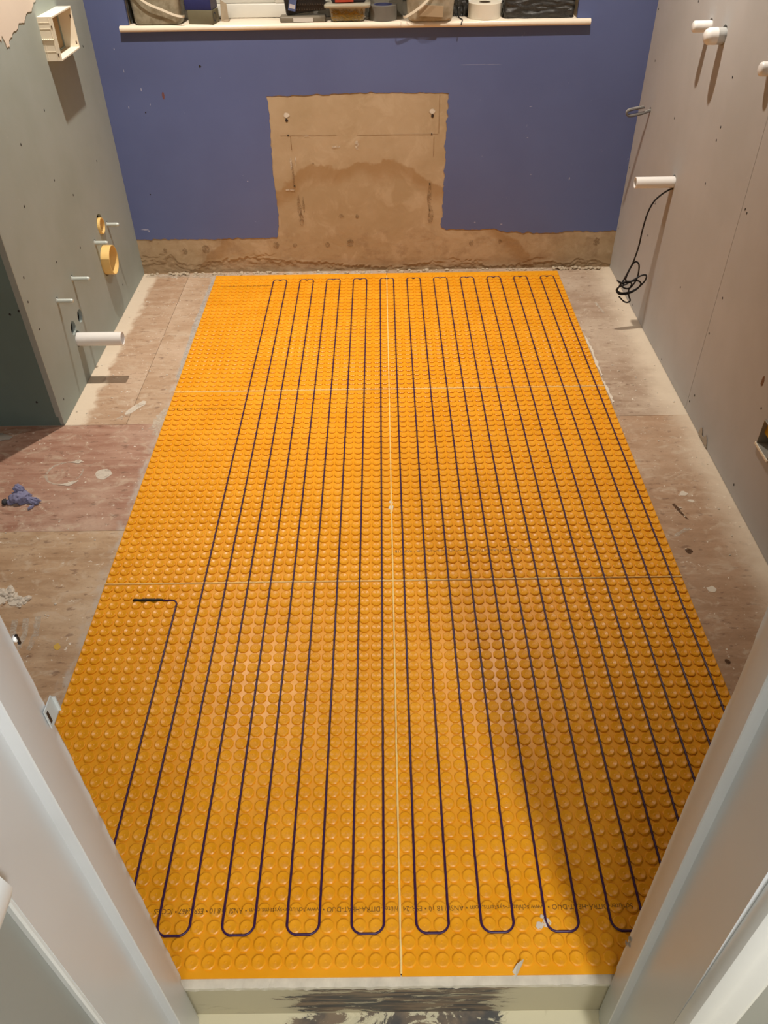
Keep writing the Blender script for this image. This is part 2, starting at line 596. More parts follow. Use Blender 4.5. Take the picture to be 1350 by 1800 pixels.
# crumbs swept about the boards: too small and many to count
crumb = MB()
def chunk(mb, c, r, seed):
    bm = bmesh.new()
    bmesh.ops.create_icosphere(bm, subdivisions=1, radius=r)
    rot = Matrix.Rotation(random.random() * 6.3, 3, 'Z')
    v = []
    for p in bm.verts:
        q = rot @ p.co
        k = 1 + 0.45 * nz(p.co.x / r + seed, p.co.y / r, p.co.z / r)
        v.append(Vector((c[0] + q.x * k * 1.2, c[1] + q.y * k, max(c[2], c[2] + (q.z * k + r * 0.5) * 0.8))))
    f = [tuple(x.index for x in p.verts) for p in bm.faces]
    bm.free()
    mb.add(v, f)
for i in range(130):
    if random.random() < 0.62:
        x, y = random.uniform(-1.13, -0.83), random.uniform(-0.35, 1.95)
        if y < YR:
            x = random.uniform(-1.36, -0.83)
    else:
        x, y = random.uniform(0.82, 1.03), random.uniform(0.0, 1.95)
    chunk(crumb, (x, y, ZF), random.uniform(0.0012, 0.0034), i)
for i in range(36):
    u = random.random()
    chunk(crumb, (-1.085 + 0.10 * u + random.gauss(0, .006), -.022 - 0.036 * u + random.gauss(0, .012), ZF + .001), random.uniform(0.003, 0.009), 200 + i)
o = crumb.put('floor_crumbs', M['smear'], None)
tag(o, 'scattered pale plaster crumbs on the bare plywood boards', 'debris')
o['kind'] = 'stuff'

# step down into the hall
riser = struct(MB().box(-0.43, 0.42, -0.999, -0.985, ZH, -0.0195).put('trim_1', M['riser']))
lip = MB()
nx = 120
def lipy(i, s):
    return -1.001 - 0.004 * max(0, nz(i * 0.35, s)) - 0.0015
rows = []
for i in range(nx + 1):
    x = -0.42 + 0.83 * i / nx
    rows.append([(x, -0.985, -0.0195), (x, lipy(i, 1), -0.0195 + 0.002 * nz(i * .4, 3)), (x, lipy(i, 4), -0.0085 + 0.0015 * nz(i * .3, 7)), (x, -0.985, ZF - 0.0004)])
v = [p for r in rows for p in r]
f = []
for i in range(nx):
    for k in range(4):
        a, b = i * 4 + k, i * 4 + (k + 1) % 4
        f.append((a, b, b + 4, a + 4))
lip.add(v, f)
lip.put('adhesive_lip', M['tile_lip'], riser)
fl = MB()
fl.add([(0.196, -0.988, -0.008), (0.205, -0.994, -0.006), (0.219, -0.975, 0.012), (0.222, -0.968, 0.016), (0.210, -0.972, 0.004)],
       [(0, 1, 2, 3, 4)])
fl.put('paint_flake', M['tile_lip'], riser)

# ------------------------------------------------------------------ left wall: boxed-out frame clad in boards, with real holes
wall_left = struct(MB().box(-1.47, -1.41, YR + 0.05, YB, -0.01, ZC).put('wall_left', M['void']))
holes = [ring2(1.17, 0.214, 0.024, 24, 0.002), ring2(1.083, 0.210, 0.025, 24, 0.002), ring2(1.611, 0.388, 0.038, 28, 0.001),
         ring2(1.573, 0.255, 0.0605, 36, 0.002), ring2(1.098, 0.160, 0.030, 24, 0.001)]
BOLTS = [(1.689, 0.355, 0.049), (1.506, 0.353, 0.051), (1.196, 0.346, 0.064), (1.021, 0.345, 0.055)]
for (y, z, l) in BOLTS:
    holes.append(ring2(y, z + 0.002, 0.0125, 12))
# back box cut-out
holes.append([(1.512, 0.990), (1.706, 0.990), (1.706, 1.100), (1.512, 1.100)])
def onL(a, b, d):
    return (XL - d, a, b)
pl_ = [(YR + 0.003, ZF + 0.001), (YB + 0.004, ZF + 0.001), (YB + 0.004, ZC), (YR + 0.003, ZC)]
o = sheet('plasterboard_panel', pl_, holes, onL, 0.0125, M['board_grey'], wall_left)
# the end of the boxing, dark green board facing the door
sheet('plasterboard_panel', [(-1.86, ZF + 0.001), (XL - 0.013, ZF + 0.001), (XL - 0.013, ZC), (-1.86, ZC)], [],
      lambda a, b, d: (a, YR + d, b), 0.0125, M['board_green'], wall_left)
# metal corner bead along that arris
bd = MB()
bd.box(XL - 0.0128, XL - 0.0002, YR - 0.0016, YR + 0.0028, 0.0, ZC)
bd.box(XL - 0.020, XL - 0.0132, YR - 0.0012, YR - 0.0001, 0.03, ZC)
bd.put('corner_bead', plain('bead_grey', (162, 168, 160), 0.6), wall_left)
# screws, heads sunk in the board
def disc_mesh(name, r, mat, n=8):
    v = [(0.0004, r * cos(2 * pi * k / n), r * 1.25 * sin(2 * pi * k / n)) for k in range(n)]
    w = [(0.0, r * 1.5 * cos(2 * pi * k / n), r * 1.7 * sin(2 * pi * k / n)) for k in range(n)]
    me = bpy.data.meshes.new(name)
    me.from_pydata(v + w, [], [tuple(range(n))] + [(k, n + k, n + (k + 1) % n, (k + 1) % n) for k in range(n)])
    me.materials.append(mat)
    return me
SCREW = disc_mesh('screw', 0.0026, M['screw'])
for (y, z) in [(1.36, .865), (1.101, .831), (1.748, .585), (1.9, .953), (1.281, .664), (1.415, .568), (.992, .679), (1.347, .4),
               (1.107, .447), (.835, .515), (.81, .445), (.827, .34), (.833, .068), (1.70, 0.09)]:
    share('screw', SCREW, wall_left, (XL + 0.0003, y, z))
for (x, z) in [(-1.164, .429), (-1.195, .418), (-1.21, .091), (-1.156, .095)]:
    share('screw', SCREW, wall_left, (x, YR - 0.0003, z), (0, 0, -pi / 2))
# ragged edge of older cream plaster high on the boards
edge = [(1.00, 1.16), (1.10, 1.135), (1.15, 1.118), (1.175, 1.100), (1.190, 1.108), (1.205, 1.076), (1.221, 1.074), (1.233, 1.094), (1.262, 1.092), (1.274, 1.106), (1.315, 1.104),
        (1.345, 1.118), (1.388, 1.112), (1.42, 1.128), (1.47, 1.130), (1.50, 1.145), (1.535, 1.152), (1.56, 1.20), (1.60, 1.24), (1.62, ZC - 0.2), (1.00, ZC - 0.2)]
ring = []
for i in range(len(edge)):
    a, b = Vector(edge[i]), Vector(edge[(i + 1) % len(edge)])
    for k in range(5):
        p = a.lerp(b, k / 5)
        ring.append((p.x + 0.005 * nz(p.x * 60, p.y * 60), p.y + 0.005 * nz(p.x * 60, p.y * 60, 4)))
sheet('old_plaster', ring, [], lambda a, b, d: (XL + 0.0016 - d, a, b), 0.0015, M['torn'], wall_left)
# rest of the left side beyond the boxing, out of the frame
struct(MB().box(-1.90, -1.86, -1.0, YR, ZF, ZC).put('wall_alcove', M['room_paint']))

# ------------------------------------------------------------------ right wall
wall_right = struct(MB().box(1.10, 1.15, -1.0, YB + 0.05, -0.01, ZC).put('wall_right', M['void']))
RP = [(1.418, 1.066, 0.0175), (1.286, 1.062, 0.024), (1.435, 0.574, 0.0195)]
rh = [ring2(y, z + 0.003, r + 0.0035, 22) for (y, z, r) in RP] + [ring2(1.867, 0.708, 0.010, 12)]
sheet('plasterboard_panel', [(0.8255, ZF + 0.002), (YB + 0.004, ZF + 0.002), (YB + 0.004, ZC), (0.8265, ZC)], rh,
      lambda a, b, d: (XR + d, a, b), 0.0125, M['board_warm'], wall_right)
nb = [(-0.998, ZF + 0.002), (0.55, ZF + 0.002), (0.585, ZF + 0.001), (0.60, 0.022), (0.612, 0.030), (0.625, 0.012), (0.64, ZF + 0.002), (0.8235, ZF + 0.002), (0.8245, ZC), (-0.998, ZC)]
sheet('plasterboard_panel', nb, [ring2(0.905, 1.052, 0.021, 20), ][:0] + [[(0.225, 0.222), (0.310, 0.222), (0.310, 0.302), (0.225, 0.302)]],
      lambda a, b, d: (XR + d, a, b), 0.0125, M['board_warm'], wall_right)
for (y, z) in [(2.0, 1.028), (1.576, 1.112), (1.922, .869), (1.135, .98), (1.568, .755), (1.131, .841), (1.139, .8), (2.0, .448), (1.141, .666),
               (1.581, .445), (1.998, .186), (1.589, .316), (.802, .705), (.785, .700), (1.135, .307), (.784, .435), (.806, .301),
               (1.596, .012), (1.143, .012), (.783, .078), (.808, .038), (.352, .31), (.352, .033)]:
    share('screw', SCREW, wall_right, (XR - 0.0003, y, z), (0, 0, pi))
# gouge and the torn paper low on the near board
g = [(0.392 + 0.007 * cos(a) * (1 + .9 * nz(cos(a) * 3, sin(a) * 3)), 0.374 + 0.017 * sin(a) * (1 + .9 * nz(cos(a) * 3, sin(a) * 3, 4))) for a in [2 * pi * k / 16 for k in range(16)]]
sheet('gouge', g, [], lambda a, b, d: (XR - 0.0006 + d, a, b), 0.0005, plain('torn_brown_paper', (128, 96, 72), 0.9, 0.1, var=0.4, scale=200), wall_right)
g = [(0.585, 0.0), (0.60, 0.024), (0.612, 0.032), (0.626, 0.014), (0.64, 0.012), (0.652, 0.034), (0.662, 0.030), (0.672, 0.0)]
sheet('torn_corner', g, [], lambda a, b, d: (XR - 0.0030 - 0.05 * b * 0.2 + d, a, b), 0.0012, plain('torn_tan', (172, 160, 144), 0.9, 0.1, var=0.2, scale=90), wall_right)

# ------------------------------------------------------------------ back wall: plaster with blue paint over it
wall_back = struct(MB().box(-1.86, 1.15, YB + 0.016, YB + 0.018, -0.01, 0.975)
                   .box(-1.86, -0.985, YB + 0.016, YB + 0.20, 0.975, ZC).box(0.745, 1.15, YB + 0.016, YB + 0.20, 0.975, ZC)
                   .box(-0.985, 0.745, YB + 0.016, YB + 0.20, 2.05, ZC).box(-0.985, 0.745, YB + 0.03, YB + 0.22, 0.90, 0.972).put('wall_back', M['plaster']))
LEDGE = [(-1.17, .063), (-1.06, .062), (-1.03, .067), (-1.0, .095), (-0.975, .06), (-0.93, .030), (-0.83, .050), (-0.738, .060), (-0.605, .066), (-0.52, .060), (-0.474, .056),
         (-0.40, .048), (-0.317, .040), (-0.105, .020), (0.0, .010), (0.055, .012), (0.16, .030), (0.214, .042), (0.25, .030), (0.373, .028), (0.45, .016), (0.535, .012), (0.60, .012), (0.693, .022), (0.75, .030), (0.853, .020), (0.90, .045), (0.93, .03), (1.06, .016)]
def interp(tab, x):
    for (a, b), (c, d) in zip(tab, tab[1:]):
        if a <= x <= c:
            return b + (d - b) * (x - a) / (c - a)
    return tab[-1][1] if x > tab[-1][0] else tab[0][1]
xs = [XL - 0.003 + i * 0.0042 for i in range(int(2.193 / 0.0042) + 1)]
zs = [-0.008 + 0.0020 * i for i in range(72)] + [0.138 + 0.008 * i for i in range(10)] + [0.218 + 0.016 * i for i in range(48)]
def jag(x, seed, amp):
    """a broken line: long steps with sharp notches"""
    q = nz(x * 9, seed, 0, 2) * 0.6 + abs(nz(x * 30, seed + 4, 0, 5)) * 1.2 + 0.35 * (noise.cell(Vector((x * 38, seed, 0))) - 0.5) - 0.3
    return amp * q
v, f = [], []
cols = []
for x in xs:
    base = interp(LEDGE, x)
    fade = min(1.0, max(0.12, 0.55 + 1.5 * nz(x * 5, 44, 0, 3)))
    cols.append((base + jag(x, 1.0, 0.014), base + 0.022 + jag(x, 8.0, 0.020), max(0.0, min(1.0, 3 * nz(x * 4, 20, 0, 2))), base - 0.018 + jag(x, 15.0, 0.016), fade))
for z in zs:
    for x, (l1, l2, on2, l3, fade) in zip(xs, cols):
        y = YB + 0.0003 + 0.0009 * nz(x * 7, z * 7, 3, 4) + 0.0004 * nz(x * 40, z * 40, 8, 3)
        if z < 0.2:
            if z < l2:
                y += 0.0016 * on2
            if z < l1:
                y += 0.0034 * fade + 0.0026 * nz(x * 34, z * 34, 2, 4)
            elif z < l1 + 0.010:
                y -= 0.0022 * (1 - (z - l1) / 0.010) * (0.3 + abs(nz(x * 12, 31)))
            if z < l3:
                y += 0.0022 * (1.1 - fade)
        v.append((x, y, z))
n = len(xs)
for j in range(len(zs) - 1):
    for i in range(n - 1):
        f.append((j * n + i, j * n + i + 1, (j + 1) * n + i + 1, (j + 1) * n + i))
put('plaster_coat', v, f, M['plaster'], wall_back, True)
# blue paint skin, ragged where it was scraped back
edge = [(XL - 0.001, .160), (-1.08, .158), (-0.984, .160), (-0.90, .157), (-0.776, .157), (-0.66, .160), (-0.56, .158), (-0.503, .161), (-0.495, .172), (-0.486, .205), (-0.482, .26),
        (-0.484, .38), (-0.487, .44), (-0.485, .499), (-0.481, .58), (-0.478, .66), (-0.481, .742), (-0.42, .744), (-0.269, .747), (-0.16, .750), (-0.06, .752), (0.05, .750),
        (0.102, .748), (0.19, .747), (0.262, .747), (0.259, .667), (0.257, .60), (0.256, .534), (0.255, .44), (0.254, .369), (0.252, .28), (0.250, .195), (0.27, .184), (0.313, .186),
        (0.40, .182), (0.494, .184), (0.52, .174), (0.547, .168), (0.64, .166), (0.729, .160), (0.831, .166), (0.94, .166), (XR + 0.002, .168)]
ring = []
for i in range(len(edge) - 1):
    a, b = Vector(edge[i]), Vector(edge[i + 1])
    m = max(3, int((b - a).length / 0.007))
    for k in range(m):
        p = a.lerp(b, k / m)
        j = 0.0042 * (1.7 if p.x > 0.25 or p.x < -0.49 else 1.0)
        ring.append((p.x + j * nz(p.x * 45, p.y * 45, 1, 4), p.y + j * nz(p.x * 45, p.y * 45, 6, 4)))
ring += [(XR + 0.002, .168), (XR + 0.002, ZC), (0.745, ZC), (0.745, 0.985), (-0.985, 0.985), (-0.985, ZC), (XL - 0.001, ZC)]
sheet('paint_layer', ring, [], lambda a, b, d: (a, YB - 0.0018 + d, b), 0.0016, M['blue'], wall_back)
# knocks, old plugs and pencil lines
def blot(name, cx, cz, rx, rz, mat, y=YB - 0.0014, n=14, jit=0.3, th=0.0004):
    g = [(cx + rx * cos(2 * pi * k / n) * (1 + jit * nz(cx * 9 + k * .7, cz * 9)), cz + rz * sin(2 * pi * k / n) * (1 + jit * nz(cx * 9 + k * .7, cz * 9, 5))) for k in range(n)]
    return sheet(name, g, [], lambda a, b, d: (a, y + d, b), 0 if mat in FILMS else th, mat, wall_back)
YP = YB - 0.0021
blot('chip', -0.90, 0.752, 0.0045, 0.015, plain('brick_chip', (112, 72, 68), 0.9), YP)
for (x, z, r) in [(-0.734, .856, .005), (-0.985, .69, .003), (-1.035, .36, .003)]:
    blot('chip', x, z, r, r, M['screw'], YP)
for (x, z, rx, rz) in [(-0.985, .776, .0022, .006), (-1.05, .71, .002, .005), (-0.96, .72, .0018, .004), (-1.09, .205, .016, .003), (-1.075, .198, .004, .005), (0.63, .42, .002, .0018), (-1.06, .92, .0016, .003),
                       (0.60, .57, .003, .0015), (-1.04, .845, .0015, .005), (0.40, .215, .003, .003), (0.52, .205, .006, .002), (-0.6, .41, .003, .002), (0.35, .846, .05, .0009), (0.43, .8455, .03, .0008), (0.60, .69, .005, .0015), (0.80, .40, .002, .006)]:
    blot('scuff', x, z, rx, rz, M['scuff'], YP, jit=0.7)
for (x, z, r) in [(-0.408, .652, .0055), (0.197, .660, .0055), (-0.407, .593, .003), (0.196, .590, .003), (-0.398, .386, .0032), (0.193, .387, .003), (-0.31, .48, .002)]:
    blot('plug_hole', x, z, r, r * 1.2, plain('plug_hole_dark', (48, 36, 28), 0.9) if 'plug_hole_dark' not in bpy.data.materials else bpy.data.materials['plug_hole_dark'], YB - 0.0014)
for (x, z, r) in [(-0.407, .672, .011), (0.196, .678, .011)]:
    blot('plug_patch', x, z, r, r * 0.9, M['smear_soft'], YB - 0.0016)
PM = [(-0.83, .110, .022), (-0.505, .123, .017), (-0.42, .122, .012), (-0.27, .122, .014), (-0.165, .128, .020), (-0.93, .10, .016), (0.965, .118, .020), (-1.02, .105, .013), (-0.20, .25, .014), (-0.13, .25, .011), (0.52, .125, .012), (0.39, .12, .014)]
for (x, z, r) in PM:
    blot('adhesive_dab', x, z, r * .8, r * .9, M['dab'], YB - 0.0013, 18, 0.35, 0.0006)
pl = MB()
pl.box(-0.44, -0.205, YB - 0.0011, YB - 0.0008, .5915, .5925).box(-0.12, 0.222, YB - 0.0011, YB - 0.0008, .5895, .5903)
pl.box(0.2245, 0.2255, YB - 0.0011, YB - 0.0008, .592, .742).box(0.205, 0.206, YB - 0.0011, YB - 0.0008, .50, .58)
pl.box(-0.398, -0.3965, YB - 0.0011, YB - 0.0008, .535, .59)
pl.put('pencil_line', M['pencil'], wall_back)
for q, (x, z, rx, rz) in enumerate([(-0.405, .48, .004, .028), (-0.385, .49, .003, .02), (-0.21, .545, .018, .005), (-0.12, .55, .007, .02), (-0.42, .37, .02, .004), (-0.33, .59, .012, .002)]):
    blot('filler_streak', x, z, rx, rz, M['smear_thin'], YB - 0.0012 - q * 0.0002, th=0.0001)
for q, (x, z, rx, rz) in enumerate([(-0.385, .29, .008, .05), (0.193, .33, .009, .06), (-0.365, .30, .005, .035), (-0.38, .24, .010, .035), (-0.40, .42, .005, .06), (0.20, .25, .012, .04)]):
    blot('glue_streak', x, z, rx, rz, M['dab'], YB - 0.0012 - q * 0.0002, n=22, th=0.0001, jit=0.45)
# plaster crumbs fallen along the foot of the wall
rb = MB()
for i in range(260):
    x = random.uniform(-1.12, 1.03)
    y = YB - 0.004 - abs(random.gauss(0, 0.011))
    r = random.choice([0.002, 0.003, 0.004, 0.005, 0.008]) * random.uniform(0.7, 1.2)
    if -0.80 < x < 0.80:
        y = max(y, 1.995)
    chunk(rb, (x, y, ZF), r, i * 1.7)
for i in range(60):
    x = random.choice([random.uniform(-1.02, -0.93), random.uniform(0.78, 1.0)])
    chunk(rb, (x, YB - 0.006 - random.random() * 0.02, ZF + random.random() * 0.006), random.uniform(0.004, 0.008), i * 3.1)
o = rb.put('plaster_rubble', M['rubble'])
tag(o, 'pale plaster rubble and crumbs along the foot of the back wall', 'rubble')
o['kind'] = 'stuff'

# ------------------------------------------------------------------ doorway wall, hall and ceilings
struct(MB().box(-1.90, -0.445, -1.15, -1.0, -0.17, ZC).box(0.43, 1.65, -1.148, -1.0, -0.17, ZC)
       .box(-0.445, 0.43, -1.148, -1.0, 1.99, ZC).put('wall_front', M['hall_paint']))
struct(MB().box(-0.45, -0.412, -2.7, -1.161, ZH, ZC).put('wall_hall_left', M['hall_paint']))
struct(MB().box(1.60, 1.65, -2.7, -1.148, ZH, ZC).put('wall_hall_right', M['room_paint']))
struct(MB().box(-0.45, 1.65, -2.75, -2.7, ZH, ZC).put('wall_hall_back', M['room_paint']))
struct(MB().box(-1.90, 1.15, -1.15, YB + 0.2, ZC, ZC + 0.05).put('ceiling', M['ceiling']))
struct(MB().box(-0.45, 1.65, -2.75, -1.15, ZC, ZC + 0.05).put('ceiling', M['ceiling']))

door = struct(empty('door_1', (0, -1.08, ZH)))
def rows_z(z0, z1, dz=0.012):
    m = int((z1 - z0) / dz)
    return [z0 + (z1 - z0) * i / m for i in range(m + 1)]
D0 = Vector((0, -1.08, ZH))
def jamb_left(z):
    j = 0.0012 * nz(z * 30, 2.2, 0, 4)
    if z < 0.045:
        j -= 0.004
    pts = [(-0.450, -1.161), (-0.400, -1.161), (-0.400, -1.0605), (-0.3862, -1.0600), (-0.385, -1.0585), (-0.385, -1.016), (-0.3865, -1.012), (-0.3858 + j * .4, -1.003 + j), (-0.3885 + j * .5, -0.9985 + j), (-0.450, -0.9985)]
    return [Vector((x, y, z)) - D0 for x, y in pts]
o = MB().prism(jamb_left, rows_z(ZH, 1.99)).put('jamb', M['door_white'], door)
sharp(o, 35)
def jamb_right(z):
    sx = -0.024 * z
    j = 0.0014 * nz(z * 26, 7.7, 0, 4)
    if 0.83 < z < 0.955:
        j += 0.0045 * min(1, (z - 0.83) / 0.02, (0.955 - z) / 0.02)
    if z < 0.07:
        j += 0.0045
    pts = [(0.43, -1.148), (0.386 + sx, -1.148), (0.386 + sx, -1.0455), (0.3732 + sx, -1.045), (0.372 + sx, -1.0435), (0.372 + sx, -1.014), (0.3736 + sx, -1.010), (0.3728 + sx + j * .5, -1.003 + j * .3), (0.376 + sx + j, -0.9985), (0.43, -0.9985)]
    return [Vector((x, y, z)) - D0 for x, y in reversed(pts)]
o = MB().prism(jamb_right, rows_z(ZH, 1.99)).put('jamb', M['door_white'], door)
sharp(o, 35)
MB().box(-0.40, 0.36, -1.16 + 1.08, -0.9985 + 1.08, 1.955 - ZH, 1.99 - ZH).put('head_lining', M['door_white'], door)
def arch(z):
    sx = -0.010 * z
    pts = [(0.382 + sx, -1.1485), (0.382 + sx, -1.158), (0.3855 + sx, -1.166), (0.394 + sx, -1.1715), (0.402 + sx, -1.1725), (0.4045 + sx, -1.1690), (0.416 + sx, -1.1705), (0.426 + sx, -1.1755), (0.4305 + sx, -1.1765), (0.4315 + sx, -1.1735), (0.4395 + sx, -1.1725), (0.4405 + sx, -1.1485)]
    return [Vector((x, y, z)) - D0 for x, y in pts]
o = MB().prism(arch, [ZH, 0.4, 1.0, 2.05]).put('architrave', M['arch_white'], door)
sharp(o, 28)
# narrow edge bead where the left lining meets the hall wall
o = MB().prism(lambda z: [Vector((x, y, z)) - D0 for x, y in ((-0.4118, -1.1605), (-0.4118, -1.164), (-0.404, -1.1655), (-0.4012, -1.164), (-0.4005, -1.1605))], [ZH, 0.80, 1.99]).put('edge_bead', M['arch_white'], door)
# latch keep left in the edge of the left jamb
kp = MB()
kp.box(-0.3850, -0.3836, -1.012, -0.990, 0.820, 0.850)
kp.box(-0.3850, -0.3800, -0.990, -0.9885, 0.822, 0.846)
o = kp.put('latch_keep', plain('keep_grey', (186, 190, 188), 0.7, 0.2), door)
for vv in o.data.vertices:
    vv.co -= D0
kp = MB().box(-0.3852, -0.3834, -1.010, -1.006, 0.826, 0.845)
o = kp.put('latch_slot', M['black'], door)
for vv in o.data.vertices:
    vv.co -= D0
o = MB().lathe([(0.0001, 0), (0.0040, 0), (0.0040, 0.003), (0.003, 0.0038), (0.0001, 0.0036)], 'X', 14, Vector((-0.3875, -0.9975, 0.955)) - D0).put('buffer', M['white_plastic'], door, True)
o = MB().box(-0.3850, -0.3826, -0.9990, -0.9965, 0.947, 0.960).put('buffer_core', M['black'], door)
for vv in o.data.vertices:
    vv.co -= D0
# chips in the paint low on the right jamb
for (z, y) in [(0.205, -1.006), (0.178, -1.003), (0.196, -1.012)]:
    g = [(y + 0.004 * cos(a) * (1 + .5 * nz(a, z * 40)), z + 0.006 * sin(a) * (1 + .5 * nz(a, z * 30))) for a in [2 * pi * k / 9 for k in range(9)]]
    o = sheet('paint_chip', g, [], lambda a, b, d: (0.372 - 0.024 * b - 0.0006 + d, a, b), 0.0004, M['grey_chip'], door)
    for vv in o.data.vertices:
        vv.co -= D0
# end of a dado rail on the hall wall
def dado(y):
    return [Vector((x, y, z)) for x, z in ((-0.412, .775), (-0.392, .776), (-0.388, .790), (-0.378, .800), (-0.366, .818), (-0.360, .835), (-0.364, .858), (-0.374, .868), (-0.392, .872), (-0.412, .872))]
o = MB().prism(dado, [-2.6, -1.215, -1.190]).put('dado_rail', M['arch_white'])
sharp(o, 40)
tag(o, 'end of a white moulded dado rail beside the left door jamb', 'rail')

# ------------------------------------------------------------------ orange studded membrane: six sheets
prof = [(0.0123, -0.0046), (0.0129, -0.0014), (0.0110, 0.0), (0.0102, -0.0001), (0.0066, -0.0009), (0.0034, -0.0014), (0.0022, -0.0016), (0.0010, -0.0008)]
SPLIT = (1, 2)             # profile rings where the shading breaks
NS = 16
def stud_geo():
    v, f = [], []
    cuts = [0] + list(SPLIT) + [len(prof) - 1]
    for c0, c1 in zip(cuts, cuts[1:]):
        base = len(v)
        for (r, z) in prof[c0:c1 + 1]:
            for k in range(NS):
                a = 2 * pi * k / NS
                # octagonal outline, round top
                e = ((a + pi / 8) % (pi / 4)) - pi / 8
                q = r / max(cos(e), 0.93) if r > 0.012 else r
                v.append((q * cos(a), q * sin(a), z))
        for i in range(c1 - c0):
            for k in range(NS):
                a, b = base + i * NS + k, base + i * NS + (k + 1) % NS
                f.append((a, b, b + NS, a + NS))
        last = base + (c1 - c0) * NS
    f.append(tuple(last + k for k in range(NS)))
    return v, f
SV, SF = stud_geo()
stud_me = bpy.data.meshes.new('stud')
stud_me.from_pydata(SV, [], SF)
stud_me.materials.append(M['orange'])
stud_me.polygons.foreach_set('use_smooth', [True] * len(stud_me.polygons))
def stud_h(x, y):
    """height of the moulded surface over (x, y), for the print that lies on it"""
    cx = (math.floor(x / P) + .5) * P
    y0 = math.floor(y / (32 * P)) * 32 * P + .0022
    cy = y0 + (math.floor((y - y0) / PY) + .5) * PY
    r = math.hypot(x - cx, y - cy)
    if r >= 0.0134:
        return -0.0037
    if r > 0.0110:
        return max(-0.0014, -(r - 0.0110) * 0.74)
    return interp(sorted(prof[2:]), max(r, 0.0013))
WHERE = {(0, 0): 'front left', (1, 0): 'front right', (0, 1): 'middle left', (1, 1): 'middle right', (0, 2): 'back left', (1, 2): 'back right'}
LAB = {(0, 0): 'orange studded membrane sheet at the step, left half, with the cable joint on it',
       (1, 0): 'orange studded membrane sheet at the step, right half, white paint spots on it',
       (0, 1): 'orange studded membrane sheet in the middle row beside the lilac rag',
       (1, 1): 'orange studded membrane sheet in the middle row with a short faint print line',
       (0, 2): 'orange studded membrane sheet in the far row, by the white waste pipe on the left',
       (1, 2): 'orange studded membrane sheet in the far row, by the black cable coil on the right'}
GAP = 0.0012
def visible(x, y):
    return -0.014 - 0.73 * (y + 1.508) - 0.02 < x < -0.014 + 0.736 * (y + 1.508) + 0.02
SHEETS = {}
for (cx, ry) in LAB:
    x0, x1 = (-26 * P, 0) if cx == 0 else (0, 26 * P)
    j0 = (ry - 1) * 32
    y0, y1 = j0 * P, (j0 + 32) * P
    if ry == 0:
        y0 -= 0.0100
    if ry == 2:
        y1 += 0.0290
    ctr = Vector(((x0 + x1) / 2, (y0 + y1) / 2, ZF))
    b = MB()
    lx, ly = (x1 - x0) / 2, (y1 - y0) / 2
    b.box(-lx + GAP, lx - GAP, -ly + GAP, ly - GAP, 0.0004, 0.0027)
    if cx == 1:       # short moulded bars between the studs of a row
        for j in range(32):
            for i in range(26):
                px, py = (i + .5) * P + x0 - ctr.x, j0 * P + .0022 + j * PY - ctr.y
                if j > 0:
                    b.add([(px - .0042, py - .0010, .0026), (px + .0042, py - .0010, .0026), (px + .0042, py + .0010, .0026), (px - .0042, py + .0010, .0026),
                           (px - .0036, py - .0004, .0035), (px + .0036, py - .0004, .0035), (px + .0036, py + .0004, .0035), (px - .0036, py + .0004, .0035)],
                          [(0, 1, 5, 4), (1, 2, 6, 5), (2, 3, 7, 6), (3, 0, 4, 7), (4, 5, 6, 7)])
    s = b.put('membrane_sheet', M['orange'], None, False, ctr)
    tag(s, LAB[(cx, ry)], 'membrane', 'orange membrane sheets')
    SHEETS[(cx, ry)] = (s, ctr)
    cells = [((i + .5) * P + x0, j0 * P + .0022 + (j + .5) * PY) for j in range(32) for i in range(26)]
    cells.sort(key=lambda c: (0 if visible(*c) else 1, (c[0] + .014) ** 2 + (c[1] + 1.508) ** 2))
    rest = MB()
    for q, (x, y) in enumerate(cells):
        p = Vector((x, y, 0)) - ctr
        if q < 300:
            share('stud', stud_me, s, p, (0, 0, 0))
        else:
            rest.add([(a + p.x, c + p.y, d + p.z) for a, c, d in SV], SF)
    o = rest.put('stud', M['orange'], s, True)
    o['kind'] = 'stuff'

# pale filler showing in the joints between the sheets
bed = MB()
def ridge(a, b, w, amp, seed, h=0.0064):
    a, b = Vector(a), Vector(b)
    d = (b - a)
    m = int(d.length / 0.006)
    d.normalize()
    s = Vector((-d.y, d.x))
    v, f = [], []
    for i in range(m + 1):
        p = a + d * (i * 0.006)
        k = 1 + amp * nz(i * 0.12, seed, 0, 4)
        kk = 1 + amp * nz(i * 0.12, seed + 9, 0, 4)
        z = ZF + h + 0.0006 * nz(i * .3, seed)
        for q, zz in ((-w * k, ZF + .0028), (-w * k * .9, z), (w * kk * .9, z), (w * kk, ZF + .0028)):
            r = p + s * q
            v.append((r.x, r.y, zz))
    for i in range(m):
        for k in range(3):
            f.append((i * 4 + k, i * 4 + k + 1, i * 4 + k + 5, i * 4 + k + 4))
    return v, f
fill = empty('joint_filler', (0, 0, ZF))
tag(fill, 'pale orange filler lines in the joints between the membrane sheets', 'filler')
for (a, b, w, amp, s) in [((0, -0.985), (0, 0), 0.0021, 0.5, 1), ((0, 0), (0, 32 * P), 0.0021, 0.4, 2), ((0, 32 * P), (0, 64 * P), 0.0021, 0.2, 3),
                          ((-26 * P, 0), (26 * P, 0), 0.0013, 0.45, 4), ((-26 * P, 32 * P), (26 * P, 32 * P), 0.0016, 0.3, 5)]:
    v, f = ridge(a, b, w, amp, s)
    put('filler_line', [Vector(p) - Vector((0, 0, ZF)) for p in v], f, M['seam'], fill, True)
